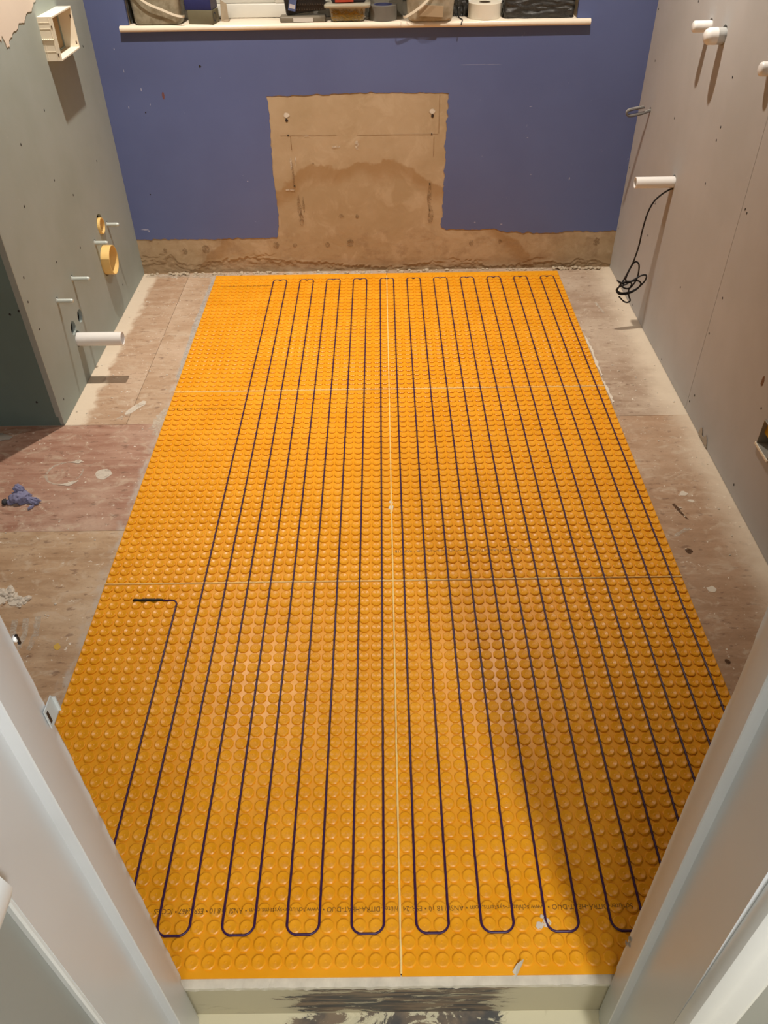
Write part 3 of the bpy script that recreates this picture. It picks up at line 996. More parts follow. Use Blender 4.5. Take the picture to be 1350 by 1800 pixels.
g = [(-0.002 + 0.008 * cos(2 * pi * k / 14) * (1 + .5 * nz(k * .8, 3)), 0.312 + 0.03 * sin(2 * pi * k / 14) * (1 + .3 * nz(k * .8, 7))) for k in range(14)]
sheet('filler_blob', g, [], lambda a, b, d: (a, b, 0.0055 - d), 0.0035, M['smear'], fill)
# white paint spots on the front right sheet
s, ctr = SHEETS[(1, 0)]
for (cx, cy, r) in [(0.262, -0.905, .0075), (0.276, -0.9, .0085), (0.269, -0.889, .004)]:
    n = 12
    ring = [(cx + r * cos(2 * pi * k / n) * (1 + .4 * nz(k * .9, cx * 50)), cy + r * sin(2 * pi * k / n) * (1 + .4 * nz(k * .9, cy * 50))) for k in range(n)]
    v = [(x - ctr.x, y - ctr.y, max(stud_h(x, y), -0.002) + .0004 - ctr.z) for x, y in ring] + [(cx - ctr.x, cy - ctr.y, max(stud_h(cx, cy), -.001) + .0009 - ctr.z)]
    put('paint_spot', v, [(k, (k + 1) % n, n) for k in range(n)], M['smear'], s, True)

# lines of print on the sheets, lying over the studs and reading from the far side
DG = None
def print_line(body, key, x_right, y, size, width=None):
    s, ctr = SHEETS[key]
    cu = bpy.data.curves.new('print', 'FONT')
    cu.body = body
    cu.size = size
    cu.resolution_u = 3
    to = bpy.data.objects.new('print_source', cu)
    COL.objects.link(to)
    dg = bpy.context.evaluated_depsgraph_get()
    me = bpy.data.meshes.new_from_object(to.evaluated_get(dg))
    bpy.data.objects.remove(to)
    bm = bmesh.new()
    bm.from_mesh(me)
    bmesh.ops.triangulate(bm, faces=bm.faces)
    for _ in range(4):
        es = [e for e in bm.edges if e.calc_length() > 0.0024]
        if not es:
            break
        bmesh.ops.subdivide_edges(bm, edges=es, cuts=1)
        bmesh.ops.triangulate(bm, faces=[q for q in bm.faces if len(q.verts) > 3])
    mx = max(q.co.x for q in bm.verts)
    k = (width / mx) if width else 1.0
    for q in bm.verts:
        X, Y = x_right - q.co.x * k, y - q.co.y
        q.co = Vector((X, Y, stud_h(X, Y) + 0.00035)) - ctr
    bm.to_mesh(me)
    bm.free()
    me.materials.clear()
    me.materials.append(M['print'])
    o = bpy.data.objects.new('printed_line', me)
    COL.objects.link(o)
    o.parent = s
YT = -0.867
print_line('Schlüter-DITRA-HEAT-DUO • www.schluter-systems.com • ANSI 118.10 • ESR-24', (1, 0), 0.446, YT, 0.0138, 0.440)
print_line('hlüter-DITRA-HEAT-DUO • www.schluter-systems.com • ANSI 118.10 • ESR-2467 • ICC-ES', (0, 0), -0.003, YT, 0.0138, 0.468)
print_line('Schlüter-DITRA-HEAT-DUO • www.schluter-systems.com • ANSI 118', (1, 1), 0.372, 0.118, 0.0135, 0.364)
print_line('www.schluter-systems.com • ANSI 118.10', (0, 1), -0.535, 0.870, 0.0130, 0.245)
print_line('Schlüter-DITRA-HEAT-DUO • ANSI 118.10', (0, 2), -0.53, 1.872, 0.0130, 0.225)

# ------------------------------------------------------------------ heating cable: one long run between the studs
CZ = -0.0016
RT = 0.021
path = []
def wig(x, y):
    return Vector((x + 0.0005 * nz(x * 30, y * 28), y, CZ + 0.0003 * nz(x * 9, y * 40, 4)))
def run(x, ya, yb):
    m = max(2, int(abs(yb - ya) / 0.012))
    for i in range(m + 1):
        path.append(wig(x, ya + (yb - ya) * i / m))
def bend(cx, cy, a0, a1, r=RT, n=7):
    for i in range(1, n):
        a = radians(a0 + (a1 - a0) * i / n)
        path.append(Vector((cx + r * cos(a), cy + r * sin(a), CZ)))
yF, yK, y2 = -(.0022 + 30 * PY), 32 * P + .0022 + 31 * PY, -(.0022 + 2 * PY)
x = -19 * P
for i in range(10):
    path.append(Vector((-0.622 + (0.622 - 19 * P - 0.016 + 0.0) * 0 + (-19 * P - 0.016 + 0.622) * i / 9, y2, CZ + .0002)))
bend(-19 * P - 0.016, y2 - 0.016, 90, 0, 0.016)
run(x, y2 - 0.016, yF + RT)
down = True
while x < 25 * P - 1e-6:
    xn = x + 2 * P
    if down:
        bend(x + RT, yF + RT, 180, 270)
        for i in range(4):
            path.append(Vector((x + RT + (2 * P - 2 * RT) * i / 3, yF + 0.0004, CZ)))
        bend(xn - RT, yF + RT, 270, 360)
        run(xn, yF + RT, yK - RT * .7)
    else:
        r = RT * .7
        bend(x + r, yK - r, 180, 90, r)
        for i in range(5):
            path.append(Vector((x + r + (2 * P - 2 * r) * i / 4, yK - (0.004 if i == 2 else 0.0), CZ)))
        bend(xn - r, yK - r, 90, 0, r)
        run(xn, yK - r, (yF + RT) if xn < 25 * P - 1e-6 else -0.95)
    down = not down
    x = xn
cable = MB().tube(path, 0.00245, 8).put('heating_cable', M['cable'], None, True)
tag(cable, 'dark purple heating cable snaking in parallel runs across the orange membrane', 'cable')
sl = [(-0.702 + 0.0817 * i / 16, y2 + 0.0004 * sin(i), 0.0006) for i in range(17)]
rs = [0.0022, 0.0042, 0.0042, 0.0036, 0.0036, 0.0040, 0.0044, 0.0044, 0.0040, 0.0042, 0.0044, 0.0042, 0.0038, 0.0036, 0.0036, 0.0034, 0.0028]
o = MB().tube(sl, rs, 10).put('end_sleeve', M['black'], cable, True)
o['label'] = 'black heat-shrink end sleeve'

# ------------------------------------------------------------------ fittings on the left wall
def pipe_x(mb, y, z, x0, x1, r, t, n=32):
    """hollow tube from x0 (in the wall) to x1 (open end)"""
    return mb.lathe([(r, x0), (r, x1 - (.0008 if x1 > x0 else -.0008)), (r - .0008, x1), (r - t, x1), (r - t, x0)], 'X', n, (0, y, z))
def at(o, loc):
    """move the origin of a mesh built in world coordinates"""
    L = Vector(loc)
    for q in o.data.vertices:
        q.co -= L
    o.location = L
    return o
o = sharp(pipe_x(MB(), 1.098, 0.157, XL - 0.06, -0.977, 0.0248, 0.0022).put('waste_pipe', M['white_plastic']), 40)
tag(at(o, (XL, 1.098, 0.157)), 'long white waste pipe jutting from the left wall low down, end open', 'pipe')
o = sharp(pipe_x(MB(), 1.573, 0.256, XL - 0.08, -1.106, 0.0570, 0.0030, 44).put('soil_pipe', M['yellow_plastic']), 40)
tag(at(o, (XL, 1.573, 0.256)), 'large yellow soil pipe collar in the left wall between two bolts', 'pipe')
o = sharp(pipe_x(MB(), 1.609, 0.381, XL - 0.05, -1.131, 0.0310, 0.0028, 32).put('flush_pipe', M['yellow_plastic']), 40)
tag(at(o, (XL, 1.609, 0.381)), 'small yellow flush pipe collar in the left wall above the big one', 'pipe')
# threaded fixing bolts in plastic sleeves
def bolt_at(y, z, l, label):
    r = 0.0078
    o = empty('fixing_bolt', (XL, y, z))
    prof_b = []
    m = int((l + 0.02) / 0.004)
    for i in range(m):
        h = -0.02 + (l + 0.02 - 0.006) * i / (m - 1)
        prof_b.append((r + (0.00035 if i % 2 else -0.00035), h))
    MB().lathe([(0.0001, -0.02)] + prof_b + [(r * .72, l - 0.001), (r * .6, l), (0.0001, l)], 'X', 14).put('bolt_shank', M['zinc'], o, True)
    MB().lathe([(r + .0004, -0.006), (r + .0028, -0.003), (r + .0030, 0.0006), (r + .0012, 0.0016), (r + .0004, 0.0016)], 'X', 14).put('sleeve_collar', plain('sleeve_grey', (176, 178, 170), 0.6) if 'sleeve_grey' not in bpy.data.materials else bpy.data.materials['sleeve_grey'], o, True)
    tag(o, label, 'bolt', 'fixing bolts in the left wall')
bolt_at(*BOLTS[0], 'grey fixing bolt in the left wall, farthest of four, right of the small yellow collar')
bolt_at(*BOLTS[1], 'grey fixing bolt in the left wall, at the upper left of the big yellow collar')
bolt_at(*BOLTS[2], 'grey fixing bolt in the left wall, longest of four, below left of the yellow collars')
bolt_at(*BOLTS[3], 'grey fixing bolt in the left wall, nearest of four, above the two empty round holes')

# white sleeve of the flush-plate opening
bx = empty('wall_box', (XL, 1.609, 1.045))
tag(bx, 'cream plastic open box sleeve sticking out of the left wall high up', 'box')
x0, x1 = -0.004, 0.050
ya, yb, za, zb, tt = -0.106, 0.106, -0.064, 0.064, 0.0042
MB().box(x0, x1, ya, ya + tt, za, zb).put('side_panel', M['cream_plastic'], bx)
MB().box(x0, x1, yb - tt, yb, za, zb).put('side_panel', M['cream_plastic'], bx)
MB().box(x0, x1, ya + tt, yb - tt, zb - tt, zb).put('top_panel', M['cream_plastic'], bx)
MB().box(x0, x1, ya + tt, yb - tt, za, za + tt).put('bottom_panel', M['cream_plastic'], bx)
MB().box(-0.0075, -0.0045, ya + 0.0005, yb - 0.0005, za + 0.0005, zb - 0.0005).put('back_panel', plain('box_inside', (176, 150, 112), 0.8), bx)
sl = MB()
for z in (0.034, -0.046):
    sl.box(0.0405, 0.0445, ya - 0.0006, ya + 0.0002, z - .005, z + .005)
    sl.box(0.0405, 0.0445, yb - tt - .0004, yb - tt + .0002, z - .005, z + .005)
sl.put('fixing_slot', plain('slot_dark', (96, 78, 60), 0.9), bx)
rd = MB()
for z in (0.048, 0.030, -0.036):
    rd.box(0.002, 0.038, ya - 0.0008, ya, z - .0008, z + .0008)
rd.box(0.0375, 0.0388, ya - 0.0008, ya, za, zb)
rd.box(0.006, 0.0075, ya - 0.0008, ya, za, 0.0)
wv, wf = [], []
for i in range(37):
    xx = 0.001 + 0.040 * i / 36
    zz = -0.0015 + 0.0014 * cos(i * pi / 3)
    wv += [(xx, ya - 0.0026, zz), (xx, ya - 0.0026, zz + .002), (xx, ya, zz), (xx, ya, zz + .002)]
for i in range(36):
    a = i * 4
    wf += [(a, a + 4, a + 5, a + 1), (a, a + 2, a + 6, a + 4), (a + 1, a + 5, a + 7, a + 3)]
rd.add(wv, wf)
rd.put('moulded_rib', M['cream_plastic'], bx)

# ------------------------------------------------------------------ fittings on the right wall
o = empty('capped_pipe', (XR, 1.418, 1.066))
MB().lathe([(0.0001, -0.056), (0.012, -0.056), (0.0155, -0.0535), (0.0172, -0.049), (0.0172, 0.04)], 'X', 28).put('pipe_cap', M['white_plastic'], o, True)
tag(o, 'white capped pipe stub high on the right wall, rear one of the pair', 'pipe')
o = empty('capped_pipe', (XR, 1.286, 1.062))
MB().lathe([(0.0001, -0.060), (0.012, -0.0595), (0.019, -0.055), (0.0235, -0.046), (0.0240, -0.040), (0.0240, -0.022)], 'X', 32).put('pipe_cap', M['white_plastic'], o, True)
MB().lathe([(0.0240, -0.022), (0.0233, -0.0215), (0.0233, 0.04)], 'X', 32).put('pipe_collar', plain('pipe_grey', (206, 208, 206), 0.4), o, True)
tag(o, 'white capped pipe stub high on the right wall, larger near one with grey collar', 'pipe')
o = empty('capped_pipe', (XR, 0.892, 1.052))
MB().lathe([(0.0001, -0.030), (0.012, -0.030), (0.0165, -0.027), (0.0180, -0.021), (0.0180, -0.0005)], 'X', 28).put('pipe_cap', M['white_plastic'], o, True)
tag(o, 'white capped pipe stub cut off by the right edge of the photo', 'pipe')
o = sharp(MB().lathe([(0.0195, 0.05), (0.0195, -0.1392), (0.0187, -0.14), (0.0172, -0.14), (0.0172, 0.05)], 'X', 32).put('waste_pipe', M['white_plastic'], None, True, (XR, 1.435, 0.574)), 40)
tag(o, 'long white open waste pipe from the right wall above the black cable', 'pipe')

# grey cable tail doubled back on itself
def catmull(pts, m=8):
    pts = [Vector(p) for p in pts]
    q = [pts[0] * 2 - pts[1]] + pts + [pts[-1] * 2 - pts[-2]]
    out = []
    for i in range(1, len(q) - 2):
        for k in range(m):
            s = k / m
            a, b, c, d = q[i - 1], q[i], q[i + 1], q[i + 2]
            out.append(0.5 * ((2 * b) + (c - a) * s + (2 * a - 5 * b + 4 * c - d) * s * s + (3 * b - a - 3 * c + d) * s * s * s))
    out.append(pts[-1])
    return out
lp = [(0.03, 0, .002), (0.0, 0, 0.001), (-0.03, -0.002, -0.008), (-0.075, -0.004, -0.016), (-0.090, -0.004, -0.013), (-0.093, -0.003, -0.003), (-0.084, -0.002, 0.004), (-0.055, -0.001, 0.010), (-0.028, 0.0, 0.014)]
t_e = empty('cable_tail', (XR, 1.867, 0.708))
v = catmull(lp, 8)
o = MB()
o.tube([p + Vector((0, 0, 0.0)) for p in v], 0.0036, 8)
o.put('cable_core', plain('twin_cable_grey', (150, 146, 140), 0.5), t_e, True)
o = MB()
o.tube([p + Vector((0.001, -0.0065, -0.0028)) for p in v], 0.0036, 8)
o.put('cable_core', plain('twin_cable_dark', (92, 88, 84), 0.5), t_e, True)
tag(t_e, 'grey twin cable tail bent back in a loop from the right wall', 'cable')

# black cable hanging in a loose coil from beneath the waste pipe
H = lambda X, Z, d=0.0: (X, 1.42 + d, Z)
bc = [(1.075, 1.428, .553), (1.046, 1.426, .553), H(1.03, .551), H(1.005, .533), H(.984, .508), H(.970, .465), H(.964, .40), H(.963, .345), H(.955, .285), H(.943, .245), H(.930, .205), H(.918, .187, -.006),
      H(.912, .165, -.004), H(.935, .150, .004), H(.970, .151, .012), H(1.000, .167, .016), H(1.020, .196, .014), H(1.018, .221, .008), H(.994, .223, .0), H(.962, .207, -.008), H(.935, .192, -.012),
      H(.914, .182, -.01), H(.908, .166, -.006), H(.926, .146, .002), H(.962, .145, .008), H(.994, .163, .010), H(1.004, .187, .008), H(.985, .203, .0), H(.955, .205, -.010),
      H(.935, .212, -.008), H(.950, .263, .0), H(.966, .278, .006), H(.982, .262, .008), H(.985, .22, .006), H(.976, .195, .0), H(.958, .175, -.006), H(.935, .178, -.010), H(.918, .196, -.010), H(.945, .199, -.004), H(.965, .190, .0),
      H(.960, .160, .006), H(.966, .135, .006), H(.974, .117, .004), H(.962, .111, .0), H(.945, .119, -.004), H(.922, .141, -.008)]
o = MB().tube(catmull(bc, 6), 0.0031, 8).put('hanging_cable', M['black'], None, True)
tag(at(o, (1.046, 1.426, .553)), 'black cable drooping from the right wall into a loose coil', 'cable')
o = MB().tube([H(.902, .209, -.01), H(.918, .200, -.010), H(.934, .192, -.009)], 0.0034, 8).put('cable_tail', M['black'], None, True)
tail_ = o
tail_.name = 'cable_end'
tail_.parent = bpy.data.objects['hanging_cable']
for q in tail_.data.vertices:
    q.co -= Vector((1.046, 1.426, .553))

# electrical back box low in the near right board
bb = empty('back_box', (XR, 0.2675, 0.262))
tag(bb, 'grey recessed back box in the right wall with a yellow core, at the photo edge', 'box')
sh = MB()
hy, hz = 0.0415, 0.0390
sh.box(-0.004, 0.035, hy - .002, hy, -hz, hz).box(-0.004, 0.035, -hy, -hy + .002, -hz, hz).box(-0.003, 0.035, -hy + .002, hy - .002, hz - .002, hz).box(-0.004, 0.035, -hy + .002, hy - .002, -hz, -hz + .002)
sh.box(0.033, 0.035, -hy + .002, hy - .002, -hz + .002, hz - .002)
sh.put('box_shell', plain('galvanised', (170, 168, 160), 0.4, 0.5, metal=0.4), bb)
MB().box(-0.0065, -0.0015, -hy - .004, hy + .004, -hz - .006, -hz + .0005).put('box_lip', M['cream_plastic'], bb)
MB().box(0.008, 0.0325, -0.036, hy - .0025, -0.004, hz - .0025).put('yellow_core', plain('yellow_core', (190, 150, 30), 0.7, var=0.2), bb)

# ------------------------------------------------------------------ window, sill
win = struct(empty('window_1', (-0.12, 2.13, 1.0)))
def wbox(name, x0, x1, y0, y1, z0, z1, mat, bev=0.004):
    o = MB().box(x0 + .12, x1 + .12, y0 + .018 - 2.13, y1 + .018 - 2.13, z0 - 1.002, z1 - 1.002).put(name, mat, win)
    if bev:
        bevel(o, bev, 2)
    return o
upvc = plain('window_frame_white', (222, 220, 210), 0.35, 0.4, var=0.02)
wbox('window_frame', -0.983, 0.743, 2.112, 2.17, 1.0022, 1.050, upvc)
wbox('window_frame', -0.983, -0.93, 2.112, 2.17, 1.0505, 2.05, upvc)
wbox('window_frame', 0.69, 0.743, 2.112, 2.17, 1.0505, 2.05, upvc)
wbox('mullion', -0.425, -0.355, 2.112, 2.17, 1.0505, 2.05, upvc)
wbox('sash', -0.93, -0.425, 2.122, 2.165, 1.0505, 1.078, upvc)
wbox('sash', -0.355, 0.69, 2.122, 2.165, 1.0505, 1.078, upvc)
gt = NT('frosted_glass')
gt.b.inputs['Transmission Weight'].default_value = 0.35
wg = gt.out(lin(150, 152, 146), 0.35, 0.5)
wbox('pane', -0.93, -0.425, 2.142, 2.148, 1.078, 2.05, wg, 0)
wbox('pane', -0.355, 0.69, 2.142, 2.148, 1.078, 2.05, wg, 0)
# window sill board with a rounded nose
def sillp(x):
    pts = [(2.1300, .9805), (2.008, .9785), (2.002, .9800), (1.9985, .985), (1.998, .991), (2.0005, .9965), (2.007, 1.0000), (2.1300, 1.0001)]
    return [Vector((x, y, z)) for y, z in pts]
sm = MB()
rings = [sillp(-0.984), sillp(0.744)]
n = 8
sm.add([p for r in rings for p in r], [(k, (k + 1) % n, n + (k + 1) % n, n + k) for k in range(n)] + [tuple(range(n - 1, -1, -1)), tuple(range(n, 2 * n))])
sill = sm.put('trim_2', M['sill'])
def horn(x0, x1):
    m = MB()
    pts = [(YB - 0.0036, y[1]) if y[0] > 2.05 else y for y in [(2.1300, .9805), (2.008, .9785), (2.002, .9800), (1.9985, .985), (1.998, .991), (2.0005, .9965), (2.007, 1.0000), (2.1300, 1.0001)]]
    m.add([(x0, a, b) for a, b in pts] + [(x1, a, b) for a, b in pts], [(k, (k + 1) % n, n + (k + 1) % n, n + k) for k in range(n)] + [tuple(range(n - 1, -1, -1)), tuple(range(n, 2 * n))])
    return sharp(m.put('sill_horn', M['sill'], sill), 50)
sharp(sill, 50)
horn(-1.018, -0.984)
horn(0.744, 0.796)
struct(sill)
# painted reveals
struct(MB().box(-0.989, -0.9852, YB - 0.002, 2.17, 1.0022, 2.05).box(0.7452, 0.749, YB - 0.002, 2.17, 1.0022, 2.05).put('trim_3', M['blue']))

# ------------------------------------------------------------------ things on the sill (bases at z = 1.0022)
ZS = 1.0004
def tub_mat(name, rgb, dirt):
    t = NT(name)
    k = t.noise(26, 6, 0.65, off=(2, 3, 1))
    c = t.mix(t.step(k, 0.38, 0.66), lin(*rgb), lin(*dirt))
    t.b.inputs['Transmission Weight'].default_value = 0.12
    return t.out(c, 0.45, 0.4)
tubm = tub_mat('dusty_clear_plastic', (176, 170, 150), (138, 130, 108))
tubm2 = tub_mat('dusty_pale_plastic', (190, 182, 162), (160, 150, 128))
def rrect(hx, hy, r, z, k=5):
    out = []
    for (sx, sy, a0) in ((1, 1, 0), (-1, 1, 90), (-1, -1, 180), (1, -1, 270)):
        for i in range(k):
            a = radians(a0 + 90 * i / (k - 1))
            out.append(Vector((sx * (hx - r) + r * cos(a), sy * (hy - r) + r * sin(a), z)))
    return out
def tub(name, loc, hx, hy, h, taper, r, mat, rim=True, wall=0.002):
    o = empty(name, loc)
    rings = [rrect(hx - taper - .012, hy - taper - .012, r * .7, 0.0), rrect(hx - taper - .003, hy - taper - .003, r, 0.004), rrect(hx - taper, hy - taper, r, 0.013), rrect(hx, hy, r, h)]
    if rim:
        rings += [rrect(hx + .004, hy + .004, r, h), rrect(hx + .004, hy + .004, r, h + .007)]
    top = h + (.007 if rim else 0)
    rings += [rrect(hx - wall, hy - wall, r, top), rrect(hx - taper - wall, hy - taper - wall, r, .016)]
    m = len(rings[0])
    v = [p for q in rings for p in q]
    f = []
    for i in range(len(rings) - 1):
        for k in range(m):
            a, b = i * m + k, i * m + (k + 1) % m
            f.append((a, b, b + m, a + m))
    f.append(tuple(range(m - 1, -1, -1)))
    f.append(tuple((len(rings) - 1) * m + k for k in range(m)))
    sharp(put('tub_body', v, f, mat, o, True), 45)
    return o
# 1 the big tub on the left, white strap handle hanging across its front
o = tub('storage_tub', (-0.868, 2.056, ZS), 0.100, 0.062, 0.19, 0.010, 0.022, tubm)
hd = catmull([(-0.098, -0.068, .175), (-0.075, -0.075, .125), (-0.03, -0.074, .080), (0.03, -0.070, .053), (0.072, -0.068, .036), (0.100, -0.066, .030), (0.107, -0.052, .029)], 6)
hb = MB()
v, f = [], []
for i, p in enumerate(hd):
    a = hd[min(i + 1, len(hd) - 1)] - hd[max(i - 1, 0)]
    w = Vector((-a.z, 0, a.x)).normalized() * 0.0038
    for q, dy in ((w, -.0012), (w, .0012), (-w, .0012), (-w, -.0012)):
        v.append(p + q + Vector((0, dy, 0)))
for i in range(len(hd) - 1):
    for k in range(4):
        f.append((i * 4 + k, i * 4 + (k + 1) % 4, i * 4 + (k + 1) % 4 + 4, i * 4 + k + 4))
f += [(3, 2, 1, 0), tuple(len(v) - 4 + k for k in range(4))]
hb.add(v, f)
hb.put('strap_handle', M['cream_plastic'], o)
tag(o, 'dusty grey-brown storage tub with white strap handle at the left end of the sill', 'tub')
# dark bag wedged behind the tub by the reveal
bm = bmesh.new()
bmesh.ops.create_icosphere(bm, subdivisions=4, radius=1)
for p in bm.verts:
    q = p.co.copy()
    k = 1 + 0.22 * nz(q.x * 2.2, q.y * 2.2, q.z * 2.2, 4)
    p.co = Vector((q.x * .0065 * k, q.y * .032 * k, max(0, .09 + q.z * .092 * k)))
me = bpy.data.meshes.new('plastic_bag')
bm.to_mesh(me)
bm.free()
me.materials.append(plain('dark_film', (62, 64, 64), 0.3, 0.5))
me.polygons.foreach_set('use_smooth', [True] * len(me.polygons))
o = share('plastic_bag', me, None, (-0.9775, 2.062, ZS))
o.data.materials[0] = bpy.data.materials['dark_film']
tag(o, 'dark plastic bag squeezed between the left reveal and the strap-handled tub', 'bag')
# 2 two small cartons
def rot_box(name, mat, parent, sx, sy, sz, z, rz, bev=0.0015, ox=0, oy=0):
    m = Matrix.Rotation(radians(rz), 4, 'Z')
    o = MB().box(-sx, sx, -sy, sy, z, z + sz, m).put(name, mat, parent)
    if bev:
        bevel(o, bev, 2)
    return o
o = empty('carton', (-0.696, 2.046, ZS))
olive = plain('olive_card', (104, 98, 76), 0.7, var=0.12, scale=40)
rot_box('carton_body', olive, o, 0.050, 0.034, 0.046, 0, -12)
m = Matrix.Rotation(radians(-12), 4, 'Z')
ring = MB()
v, f = [], []
for k in range(20):
    a = 2 * pi * k / 20
    for rr, dx in ((1.0, .0006), (0.68, .0006)):
        v.append(m @ Vector((0.0502 + dx * .5, -.012 + .015 * rr * cos(a), .023 + .016 * rr * sin(a))))
for k in range(20):
    a, b = 2 * k, 2 * ((k + 1) % 20)
    f.append((a, b, b + 1, a + 1))
ring.add(v, f)
ring.put('ring_emblem', plain('navy_ink', (34, 38, 58), 0.6), o)
tag(o, 'olive-grey carton with a dark ring emblem, under the blue carton', 'carton')
o = empty('carton', (-0.702, 2.050, ZS + 0.0465))
rot_box('carton_body', plain('navy_card', (38, 42, 92), 0.55, var=0.15, scale=60), o, 0.052, 0.036, 0.046, 0, -10)
rot_box('carton_end', plain('slate_card', (92, 92, 112), 0.6, var=0.1), o, 0.0005, 0.034, 0.043, 0.0015, -10, 0)
for q in o.children[-1].data.vertices:
    q.co += Matrix.Rotation(radians(-10), 3, 'Z') @ Vector((0.0527, 0, 0))
tag(o, 'dark navy-blue carton stacked on the olive-grey carton', 'carton')
o = MB()
tv = [(-0.634, 2.070, ZS), (-0.606, 2.080, ZS), (-0.609, 2.086, ZS + .055), (-0.632, 2.086, ZS + .07), (-0.634, 2.0715, ZS + .0004), (-0.606, 2.0815, ZS + .0004), (-0.609, 2.0875, ZS + .055), (-0.632, 2.0875, ZS + .07)]
o.add(tv, [(0, 1, 2, 3), (7, 6, 5, 4), (0, 4, 5, 1), (1, 5, 6, 2), (2, 6, 7, 3), (3, 7, 4, 0)])
o.add([(-0.624, 2.060, ZS), (-0.604, 2.060, ZS), (-0.602, 2.084, ZS), (-0.622, 2.084, ZS), (-0.622, 2.062, ZS + .004), (-0.606, 2.062, ZS + .004), (-0.604, 2.080, ZS + .005), (-0.62, 2.080, ZS + .006)], [(3, 2, 1, 0), (4, 5, 6, 7), (0, 1, 5, 4), (1, 2, 6, 5), (2, 3, 7, 6), (3, 0, 4, 7)])
o = o.put('card_scrap', plain('tan_card', (164, 148, 124), 0.8))
tag(at(o, (-0.62, 2.08, ZS)), 'tan card scrap leaning behind the navy and olive cartons', 'card')
# 3 grey flat case with a paper label, black collated strip on it
o = empty('flat_case', (-0.312, 2.045, ZS))
b = MB().box(-0.088, 0.088, -0.030, 0.030, 0, 0.020).put('case_body', plain('case_grey', (120, 112, 96), 0.5, var=0.1), o)
bevel(b, 0.005, 2)
MB().box(-0.036, 0.040, -0.0308, -0.0302, 0.003, 0.0165).put('paper_label', plain('paper_white', (206, 200, 190), 0.8, var=0.05), o)
tag(o, 'flat grey case with a white paper label on the window sill', 'case')
o = empty('screw_strip', (-0.305, 2.060, ZS + 0.0205))
b = MB().box(-0.070, 0.085, -0.026, 0.026, 0.0, 0.075, Matrix.Rotation(radians(-6), 4, 'Y') @ Matrix.Translation((0, 0, 0.008)))
b = b.put('strip_pouch', plain('strip_black', (34, 31, 30), 0.4, 0.5, var=0.25, scale=50), o)
bevel(b, 0.006, 2)
tm = MB()
for i in range(15):
    for j in range(4):
        cx, cz = -0.055 + i * 0.0095 + (j % 2) * 0.0045, 0.020 + j * 0.0165
        tm.add([(cx - .0034, -.0275, cz - .003), (cx + .0034, -.0275, cz - .003), (cx, -.0275, cz + .004), (cx, -.0315, cz - .001)], [(0, 1, 3), (1, 2, 3), (2, 0, 3)])
q = tm.put('screw_tips', plain('strip_tip', (74, 62, 50), 0.4, 0.5), o)
q['kind'] = 'stuff'
mm = Matrix.Rotation(radians(12), 4, 'Y')
MB().box(-0.014, 0.014, -0.0325, -0.029, 0.006, 0.078, mm @ Matrix.Translation((-0.050, 0, 0))).put('tag_label', plain('tag_blue', (86, 98, 138), 0.5, var=0.1), o)
MB().box(-0.011, 0.011, -0.0333, -0.0328, 0.046, 0.070, mm @ Matrix.Translation((-0.050, 0, 0))).put('tag_print', plain('tag_white', (190, 186, 190), 0.6), o)
MB().box(-0.011, 0.011, -0.0333, -0.0328, 0.014, 0.028, mm @ Matrix.Translation((-0.050, 0, 0))).put('tag_print', bpy.data.materials['tag_white'], o)
tag(o, 'black collated screw strip with a blue and white tag on the flat grey case', 'screws')
# 4 clear tub of screws, lidded, with a red-labelled pack on top
o = tub('screw_tub', (-0.1385, 2.052, ZS), 0.070, 0.044, 0.047, 0.006, 0.010, tubm2, rim=False)
rings = [rrect(0.086, 0.056, 0.010, .0475), rrect(0.088, 0.058, 0.012, .050), rrect(0.088, 0.058, 0.012, .056), rrect(0.080, 0.050, 0.010, .059)]
m = len(rings[0])
v = [p for q in rings for p in q]
f = [(i * m + k, i * m + (k + 1) % m, (i + 1) * m + (k + 1) % m, (i + 1) * m + k) for i in range(3) for k in range(m)] + [tuple(range(m - 1, -1, -1)), tuple(3 * m + k for k in range(m))]
sharp(put('tub_lid', v, f, plain('lid_clear', (176, 170, 150), 0.4, var=0.08), o, True), 45)
sc = MB()
for i in range(150):
    side = random.random()
    px = random.uniform(-0.060, 0.060)
    pz = random.uniform(0.007, 0.036)
    py = -0.0405 - 0.0045 * (pz / .047) - 0.0006
    a = random.uniform(0, pi)
    d = Vector((cos(a), 0, sin(a))) * 0.008
    c = Vector((px, py, pz))
    sc.tube([c - d, c + d], [0.0006, 0.0011], 5)
q = sc.put('screws', plain('brass_screws', (150, 124, 58), 0.35, 0.5, metal=0.5, var=0.4, scale=200), o)
q['kind'] = 'stuff'
tag(o, 'lidded clear tub of brassy screws in the middle of the sill', 'tub')
o = empty('small_pack', (-0.135, 2.060, ZS + 0.0595))
b = rot_box('pack_body', plain('pack_black', (40, 36, 44), 0.4, var=0.2), o, 0.066, 0.030, 0.055, 0, 4, 0.008)
MB().box(-0.052, 0.018, -0.0375, -0.0322, 0.004, 0.026, Matrix.Rotation(radians(4), 4, 'Z')).put('red_label', plain('pack_red', (176, 66, 42), 0.5, var=0.15), o)
tag(o, 'black pack with an orange-red label lying on the lidded screw tub', 'pack')
